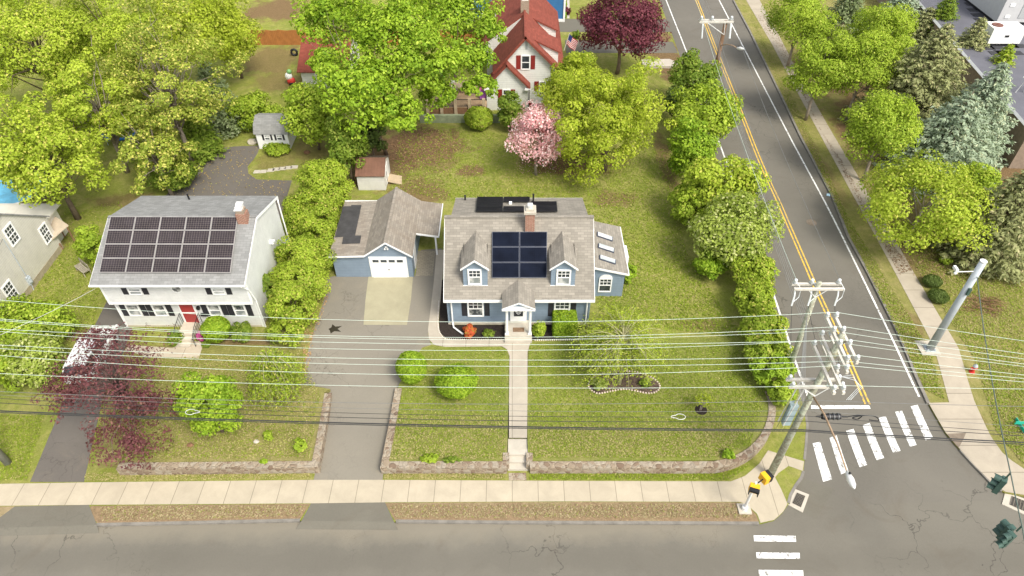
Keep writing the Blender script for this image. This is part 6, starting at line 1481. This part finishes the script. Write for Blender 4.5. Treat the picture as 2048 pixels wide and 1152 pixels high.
c = gp(42, 400); t = thing('covered_pool', 'round above ground pool under a pale blue cover behind the cream house', 'pool', c)
m = MB(); m.cyl(c[0], c[1], c[2], c[2]+1.2, 2.6, 36); mk('pool_wall', m, plain('brown_pool_wall', (.22,.18,.14), .8, .2), t)
m = MB(); m.cyl(c[0], c[1], c[2]+1.2, c[2]+1.24, 2.45, 36); mk('pool_cover', m, plain('blue_cover', (.16,.50,.72), .5, .25, 2), t)
m = MB(); m.tube([(c[0]+2.55*math.cos(a), c[1]+2.55*math.sin(a), c[2]+1.22) for a in [2*math.pi*i/36 for i in range(37)]], .07, 6); mk('pool_rim', m, METALW, t)
c = gp(250, 278); t = thing('trampoline', 'round trampoline with a bright blue edge pad under the trees', 'trampoline', c)
pts = [(c[0]+1.55*math.cos(a), c[1]+1.55*math.sin(a), c[2]+.85) for a in [2*math.pi*i/30 for i in range(31)]]
m = MB(); m.cyl(c[0], c[1], c[2]+.83, c[2]+.86, 1.45, 30); mk('mat', m, BLACK, t); m = MB(); m.tube(pts, .13, 6); mk('edge_pad', m, plain('blue_pad', (.02,.16,.50), .5), t)
for k in range(4): a_ = R(45+90*k); m = MB(); m.tube([(c[0]+1.5*math.cos(a_), c[1]+1.5*math.sin(a_), c[2]), (c[0]+1.5*math.cos(a_), c[1]+1.5*math.sin(a_), c[2]+.85)], .035, 6); mk('leg', m, METAL, t)
for i, (u, v) in enumerate(((514,344),(527,343.5),(542,341),(553,339),(565,337.5),(577,336),(589,334.5))):
    c = gp(u, v); w_ = .27 if i < 2 else .30; m = MB(); m.prism([(c[0]-w_, c[1]-.25, c[2]+.05), (c[0]+w_, c[1]-.20, c[2]+.05), (c[0]+w_-.03, c[1]+.25, c[2]+.05), (c[0]-w_+.02, c[1]+.22, c[2]+.05)], (0,0,-.08))
    tag(center(mk('stepping_stone', m, CONCL), c), ['leftmost','second from left','third from left','middle','third from right','second from right','rightmost'][i]+' stepping stone in the grass by the rear drive', 'stepping stone', 'stepping stones by the rear drive')
def rock(u, v, r, label, mat=CONC, h=hblk, fl=.6):
    c = gp(u, v, h); m = MB(); m.ball((c[0], c[1], c[2]+r*fl*.4), r, r*.75, r*fl, 9, 6)
    m.v = [(x+random.uniform(-.08,.08)*r, y+random.uniform(-.08,.08)*r, z+random.uniform(-.08,.08)*r) for x, y, z in m.v]; tag(center(mk('boulder', m, mat), c), label, 'boulder')
rock(506, 286, .5, 'pale flat boulder at the left side of the white shed'); rock(614, 306, .3, 'small dark boulder on the grass right of the white shed', WOODB)
rock(513, 884, .17, 'small pinkish stone in the dry neighbour lawn', CONCL, hup); rock(381, 891, .2, 'brown stone below the bushy small tree', WOODB, hup); rock(602, 551, .25, 'pale stone at the left foot of the arborvitae row', CONCL)
B = Vector(gp(577, 506)); t = thing('rubbish_bin', 'blue wheeled bin half hidden between white house and arborvitae', 'bin', tuple(B)); BB = plain('bin_blue', (.02,.22,.50), .5)
m = MB(); m.add([(B.x-.24,B.y-.24,B.z),(B.x+.24,B.y-.24,B.z),(B.x+.24,B.y+.24,B.z),(B.x-.24,B.y+.24,B.z),(B.x-.3,B.y-.32,B.z+.95),(B.x+.3,B.y-.32,B.z+.95),(B.x+.3,B.y+.32,B.z+.95),(B.x-.3,B.y+.32,B.z+.95)],[(0,1,5,4),(1,2,6,5),(2,3,7,6),(3,0,4,7),(4,5,6,7)]); mk('body', m, BB, t)
m = MB(); m.box(B.x-.32,B.x+.32,B.y-.36,B.y+.34,B.z+.95,B.z+1.03); mk('lid', m, BB, t)
c = gp(590, 112); m = MB(); m.tube([(c[0]+.32*math.cos(a), c[1], c[2]+.42+.32*math.sin(a)) for a in [2*math.pi*i/16 for i in range(17)]], .13, 8); tag(center(mk('tyre', m, BLACK, smooth=True), c), 'black tyre standing beside the red roofed shed', 'tyre')
B = Vector(gp(584, 168)); t = thing('yard_inflatable', 'white and red yard figure with a green top at the edge of the big maple', 'yard decoration', tuple(B))
m = MB(); m.ball((B.x, B.y, B.z+.35), .45, .35, .4); mk('base', m, plain('figure_red', (.55,.05,.04), .5), t, smooth=True); m = MB(); m.ball((B.x-.15, B.y, B.z+.85), .38, .3, .42); mk('middle', m, WHITE, t, smooth=True); m = MB(); m.ball((B.x, B.y, B.z+1.35), .26, .25, .24); mk('top', m, plain('figure_green', (.20,.42,.15), .5), t, smooth=True); m = MB(); m.box(B.x-.1,B.x+.5,B.y-.5,B.y-.3,B.z+.1,B.z+.3); mk('boot', m, BLACK, t)
# puddle, brush, slab, litter
c = gp(668, 658); m_p = NT('wet_patch'); m_p.col((.035,.028,.02)); m_p.rough(.15); m_p.b.inputs['Specular IOR Level'].default_value = .5
pp = [(c[0]+(.50 if i % 2 else .24)*(1+.3*math.sin(i*2.3))*math.cos(2*math.pi*i/10), c[1]+(.45 if i % 2 else .22)*math.sin(2*math.pi*i/10)) for i in range(10)]
struct(drape('puddle', pp, hblk, .014, m_p.m))
struct(drape('driveway', P([(1112,38),(1336,38),(1345,64),(1114,64)]), hblk, .008, ASPP)); struct(drape('driveway', P([(1130,80),(1345,84),(1356,106),(1132,106)]), hblk, .008, ASPP)); struct(drape('path', P([(1134,0),(1139,0),(1139,37),(1134,37)]), hblk, .012, CONCL))
c = gp(1318, 135); m = MB(); m.prism([(k[0], k[1], k[2]+.25) for k in (gp(1282,124), gp(1338,122), gp(1356,130), gp(1352,137), gp(1286,136))][::-1], (0,0,-.25)); tag(center(mk('concrete_slab', m, CONCL), c), 'pale raised concrete slab beside the side road below the dark red maple', 'slab')
m = MB()
c = gp(1970, 612)
for k in range(80):
    a_ = random.uniform(0, 6.28); x = c[0]+random.gauss(0,.6); y = c[1]+random.gauss(0,.4); m.tube([(x, y, c[2]+random.uniform(.02,.35)), (x+math.cos(a_)*random.uniform(.4,1.1), y+math.sin(a_)*random.uniform(.3,.8), c[2]+random.uniform(.02,.5))], random.uniform(.008,.02), 4)
tag(center(mk('brush_pile', m, WOODB, uv=False), c), 'low pile of dry cut branches behind the grey steel mast', 'brush pile')
c = gp(1656, 391, hlow); m = MB(); m.prism([(c[0]-.18,c[1]-.1,c[2]+.08),(c[0]+.12,c[1]-.15,c[2]+.05),(c[0]+.2,c[1]+.1,c[2]+.10),(c[0]-.05,c[1]+.2,c[2]+.06)], (0,0,-.03)); tag(center(mk('litter', m, plain('pale_blue_plastic', (.45,.65,.78), .5)), c), 'scrap of pale blue litter at the right kerb of the side road', 'litter')
# ---------------------------------------------------------------- deck of the red roofed house
ZD = 1.95; d0, d1, d2, d3 = pz(868, 214, ZD), pz(973, 214, ZD), pz(973, 165, ZD), pz(862, 165, ZD)
t = thing('wooden_deck', 'raised wooden deck with black railings left of the red roofed house', 'deck', (d0[0], d0[1], G0))
m = MB(); x0, x1, y0, y1 = d3[0], d1[0], d0[1], d3[1]
for k in range(int((y1-y0)/.16)): m.box(x0, x1, y0+k*.16, y0+k*.16+.145, ZD-.06, ZD)
mk('decking', m, plain('deck_boards', (.40,.28,.17), .9, .25, 1.5), t)
m = MB(); m.box(x0, x1, y0+.02, y0+.08, 1.0, ZD-.061); mk('skirt', m, WOODB, t)
n_ = 5
for k in range(n_):
    x = x0+.1+(x1-x0-.35)*k/(n_-1); m = MB(); m.box(x-.14, x+.14, y0-.14, y0+.14, G0, ZD+.85); ps = mk('railing_post', m, WOODT, t)
m = MB(); m.box(x0+.1, x1-.1, y0-.03, y0+.02, ZD+.75, ZD+.80); m.box(x0+.1, x1-.1, y0-.03, y0+.02, ZD+.08, ZD+.12)
for k in range(48): x = x0+.2+(x1-x0-.4)*k/47; m.box(x-.012, x+.012, y0-.02, y0+.005, ZD+.12, ZD+.75)
mk('railing', m, BLACK, t)
B = Vector(pz(921, 184, ZD)); t = thing('patio_table', 'light wooden table on the deck', 'table', tuple(B)); m = MB(); m.box(B.x-.7,B.x+.7,B.y-.6,B.y+.9,B.z+.70,B.z+.75); mk('tabletop', m, WOODT, t)
for dx in (-.6,.54):
    for dy in (-.5,.75): m = MB(); m.box(B.x+dx,B.x+dx+.06,B.y+dy,B.y+dy+.06,B.z,B.z+.7); mk('leg', m, WOODT, t)
for (u, v, mt, lb) in ((893,188,BLACK,'black patio chair left of the light wooden table'),(909,182,WHITE,'white folding chair beside the light wooden table'),(941,190,plain('navy', (.03,.06,.12)),'dark blue patio chair right of the light wooden table')):
    B = Vector(pz(u, v, ZD)); t = thing('patio_chair', lb, 'chair', tuple(B), 'chairs on the deck'); m = MB(); m.box(B.x-.3,B.x+.3,B.y-.3,B.y+.3,B.z+.40,B.z+.45); mk('seat', m, mt, t); m = MB(); m.box(B.x-.3,B.x+.3,B.y+.28,B.y+.33,B.z+.45,B.z+1.0); mk('backrest', m, mt, t)
    for dx in (-.28,.24):
        for dy in (-.28,.24): m = MB(); m.box(B.x+dx,B.x+dx+.04,B.y+dy,B.y+dy+.04,B.z,B.z+.4); mk('leg', m, mt, t)
B = Vector(pz(876, 176, ZD)); m = MB(); pts = [(B.x-.4+.9*math.sin(q*.28), B.y-1.2+.3*q, ZD+.15+.9*(q/8)**1.5) for q in range(9)]
for i in range(8): m.prism([(pts[i][0]-.12,pts[i][1],pts[i][2]),(pts[i][0]+.2,pts[i][1],pts[i][2]),(pts[i+1][0]+.2,pts[i+1][1],pts[i+1][2]),(pts[i+1][0]-.12,pts[i+1][1],pts[i+1][2])], (0,0,.05))
tag(center(mk('play_slide', m, plain('lime_plastic', (.30,.75,.10), .4)), tuple(B)), 'curved lime green slide at the left end of the deck', 'slide')
B = Vector(pz(966, 196, ZD)); t = thing('toy_kitchen', 'small purple and pink plastic play stand beside the house wall', 'toy', tuple(B)); m = MB(); m.box(B.x-.3,B.x+.3,B.y-.25,B.y+.25,B.z,B.z+.7); mk('cabinet', m, plain('toy_purple', (.35,.12,.45), .4), t); m = MB(); m.box(B.x-.3,B.x+.3,B.y+.2,B.y+.25,B.z+.7,B.z+1.2); mk('back_panel', m, plain('toy_pink', (.75,.12,.35), .4), t)
# flag
B = Vector(pz(1128, 96, 4.2)); t = thing('house_flag', 'american flag on a short slanted pole at the right side of the red roofed house', 'flag', tuple(B))
pa, pb = B+Vector((0,0,-.3)), B+Vector((.45,-.4,1.7)); m = MB(); m.tube([pa, pb], .025, 6); mk('flagpole', m, WHITE, t)
def flagp(i, j, n=14): # i along fly, j down hoist
    p = pb.lerp(pa, .05+.55*j); return p + Vector((.9*i, -.1*math.sin(i*7), -.9*i*.9+.05*math.sin(i*9)))
for k, (mt, nm) in enumerate(((plain('flag_red', (.55,.03,.05), .8), 'red_stripes'), (plain('flag_white', (.75,.75,.75), .8), 'white_stripes'))):
    m = MB()
    for r_ in range(k, 13, 2):
        for i in range(8):
            if r_ < 7 and i < 3: continue
            q4 = [flagp(i/8, r_/13), flagp((i+1)/8, r_/13), flagp((i+1)/8, (r_+1)/13), flagp(i/8, (r_+1)/13)]; m.prism(q4, (0,.012,0))
    mk(nm, m, mt, t)
m = MB()
for i in range(3): m.prism([flagp(i/8, 0), flagp((i+1)/8, 0), flagp((i+1)/8, 7/13), flagp(i/8, 7/13)], (0,.012,0))
mk('blue_canton', m, plain('flag_blue', (.03,.05,.20), .8), t)
# ---------------------------------------------------------------- weeds and fallen leaves
RING = gp(1402, 820, hup)
def inpoly(q, pl):
    r_ = False; j = len(pl)-1
    for i in range(len(pl)):
        if (pl[i][1] > q[1]) != (pl[j][1] > q[1]) and q[0] < (pl[j][0]-pl[i][0])*(q[1]-pl[i][1])/(pl[j][1]-pl[i][1])+pl[i][0]: r_ = not r_
        j = i
    return r_
def scatter(name, label, polyuv, n, size, mat, h=hblk, up=.9):
    uu = [p[0] for p in polyuv]; vv = [p[1] for p in polyuv]; pts = []
    while len(pts) < n:
        u = random.uniform(min(uu), max(uu)); v = random.uniform(min(vv), max(vv)); ins = False; j = len(polyuv)-1
        for i in range(len(polyuv)):
            if (vv[i] > v) != (vv[j] > v) and u < (uu[j]-uu[i])*(v-vv[i])/(vv[j]-vv[i])+uu[i]: ins = not ins
            j = i
        if ins: q = gp(u, v, h)
        if ins and h is hup and (math.hypot(q[0]-RING[0], q[1]-RING[1]) < .42 or inpoly(q, kid)): continue
        if ins: pts.append((q[0], q[1], h(q[0], q[1])+.03))
    pts = np.array(pts); o_ = leaf_mesh(name, pts, np.array([0,0,1.])+.3*rs.normal(size=(n,3)), size, mat, None, .7); o_['kind'] = 'stuff'; o_['label'] = label; return o_
FL = leafmat('fallen_leaf', (.30,.20,.06), (.50,.38,.12), (.34,.36,.06), .1)
scatter('fallen_leaves', 'yellow fallen leaves on the rear drive', [(345,392),(410,312),(520,292),(500,340),(580,362),(570,395)], 420, .11, FL)
scatter('fallen_leaves', 'brown fallen leaves under the big maple', [(760,300),(820,255),(920,265),(910,310),(800,350)], 900, .13, leafmat('brown_leaf', (.20,.12,.06), (.36,.22,.12), None, .1))
scatter('fallen_leaves', 'dry leaves along the arborvitae row', [(640,560),(665,570),(628,680),(610,770),(590,760),(610,660)], 420, .12, leafmat('tan_leaf', (.30,.18,.08), (.45,.30,.15), None, .1))
scatter('fallen_leaves', 'dry needles and leaves under the trees right of the side road', [(1560,110),(1600,170),(1700,330),(1760,440),(1830,560),(1990,560),(2040,480),(1800,330),(1640,90)], 1600, .13, leafmat('tan_leaf_b', (.24,.15,.08), (.40,.28,.16), None, .1))
scatter('fallen_petals', 'pink fallen petals below the dogwood', [(1030,325),(1120,325),(1120,345),(1040,348)], 160, .09, LMAT['pink'])

GTM = leafmat('grass_blade', (.17,.24,.020), (.29,.36,.038), (.44,.40,.14), .3); GTV = leafmat('verge_blade', (.26,.22,.10), (.42,.34,.20), (.26,.27,.07), .2); GTD = leafmat('dry_grass_blade', (.33,.30,.11), (.46,.40,.18), (.22,.28,.04), .3)
def turf(label, polyuv, n, mat, h=hblk, size=.13): return scatter('grass', label, polyuv, int(n*(.55 if mat is GTM else .5)), size*.75, mat, h, .5)
turf('short grass of the front lawn right of the path', [(1060,690),(1520,690),(1530,800),(1500,890),(1430,915),(1060,915)], 26000, GTM, hup)
turf('dry grass along the stone wall of the right front lawn', [(1060,850),(1500,850),(1440,915),(1060,915)], 9000, GTD, hup)
turf('short grass of the small lawn left of the path', [(860,700),(1012,700),(1010,915),(785,915),(800,800)], 9000, GTM, hup)
turf('dry grass of the small lawn by the stone wall', [(795,830),(1010,830),(1010,918),(780,918)], 5000, GTD, hup)
turf('dry grass of the neighbour front lawn', [(290,720),(600,700),(640,790),(620,915),(240,920)], 15000, GTD, hup); turf('green grass of the neighbour front lawn', [(290,720),(600,700),(640,790),(620,915),(240,920)], 10000, GTM, hup)
turf('grass of the backyard', [(800,250),(1340,300),(1370,500),(1460,640),(1500,680),(1200,640),(1180,430),(880,400),(780,380)], 30000, GTM, hblk, .17)
turf('dry grass blades in the backyard', [(800,250),(1340,300),(1370,500),(1460,640),(1200,600),(1180,430),(880,400),(780,380)], 4000, GTD, hblk, .15)
turf('grass between sidewalk and walls', [(170,946),(620,943),(620,958),(170,962)], 2500, GTD); turf('grass strip below the long stone wall', [(1060,945),(1440,947),(1500,930),(1460,960),(1060,960)], 4000, GTM); turf('grass strip below the small lawn', [(770,945),(1012,944),(1012,958),(768,958)], 1800, GTD)
turf('grass of the right roadside strip', [(1500,30),(1560,140),(1700,440),(1860,700),(1890,800),(1850,780),(1700,470),(1560,180)], 9000, GTM); turf('dry grass of the right roadside strip', [(1500,30),(1560,140),(1700,440),(1860,700),(1890,800),(1850,780),(1700,470),(1560,180)], 6000, GTD)
turf('grass of the right lawn', [(1800,480),(2048,480),(2048,930),(1990,860),(1950,720),(1860,580)], 17000, GTM); turf('dry grass of the right lawn', [(1800,480),(2048,480),(2048,930),(1990,860),(1950,720),(1860,580)], 9000, GTD)
turf('grass left of the white house', [(0,830),(90,830),(55,960),(0,960)], 3500, GTM); turf('grass between the left houses', [(110,430),(250,400),(200,590),(180,690),(60,640)], 7000, GTM, hblk, .15)
turf('sparse dry grass on the kerbside verge', [(200,1014),(615,1012),(598,1034),(205,1042)], 3600, GTV); turf('sparse dry grass on the kerbside verge right of the driveway', [(775,1010),(1470,1009),(1505,1036),(1000,1036),(795,1036)], 6000, GTV)

scatter('fallen_leaves', 'brown fallen catkins on the right pavement', [(1510,30),(1535,30),(1600,150),(1640,260),(1690,330),(1745,440),(1825,540),(1800,550),(1710,390),(1610,200),(1560,110)], 1500, .10, leafmat('catkin_brown', (.16,.10,.06), (.28,.18,.10), None, .1))
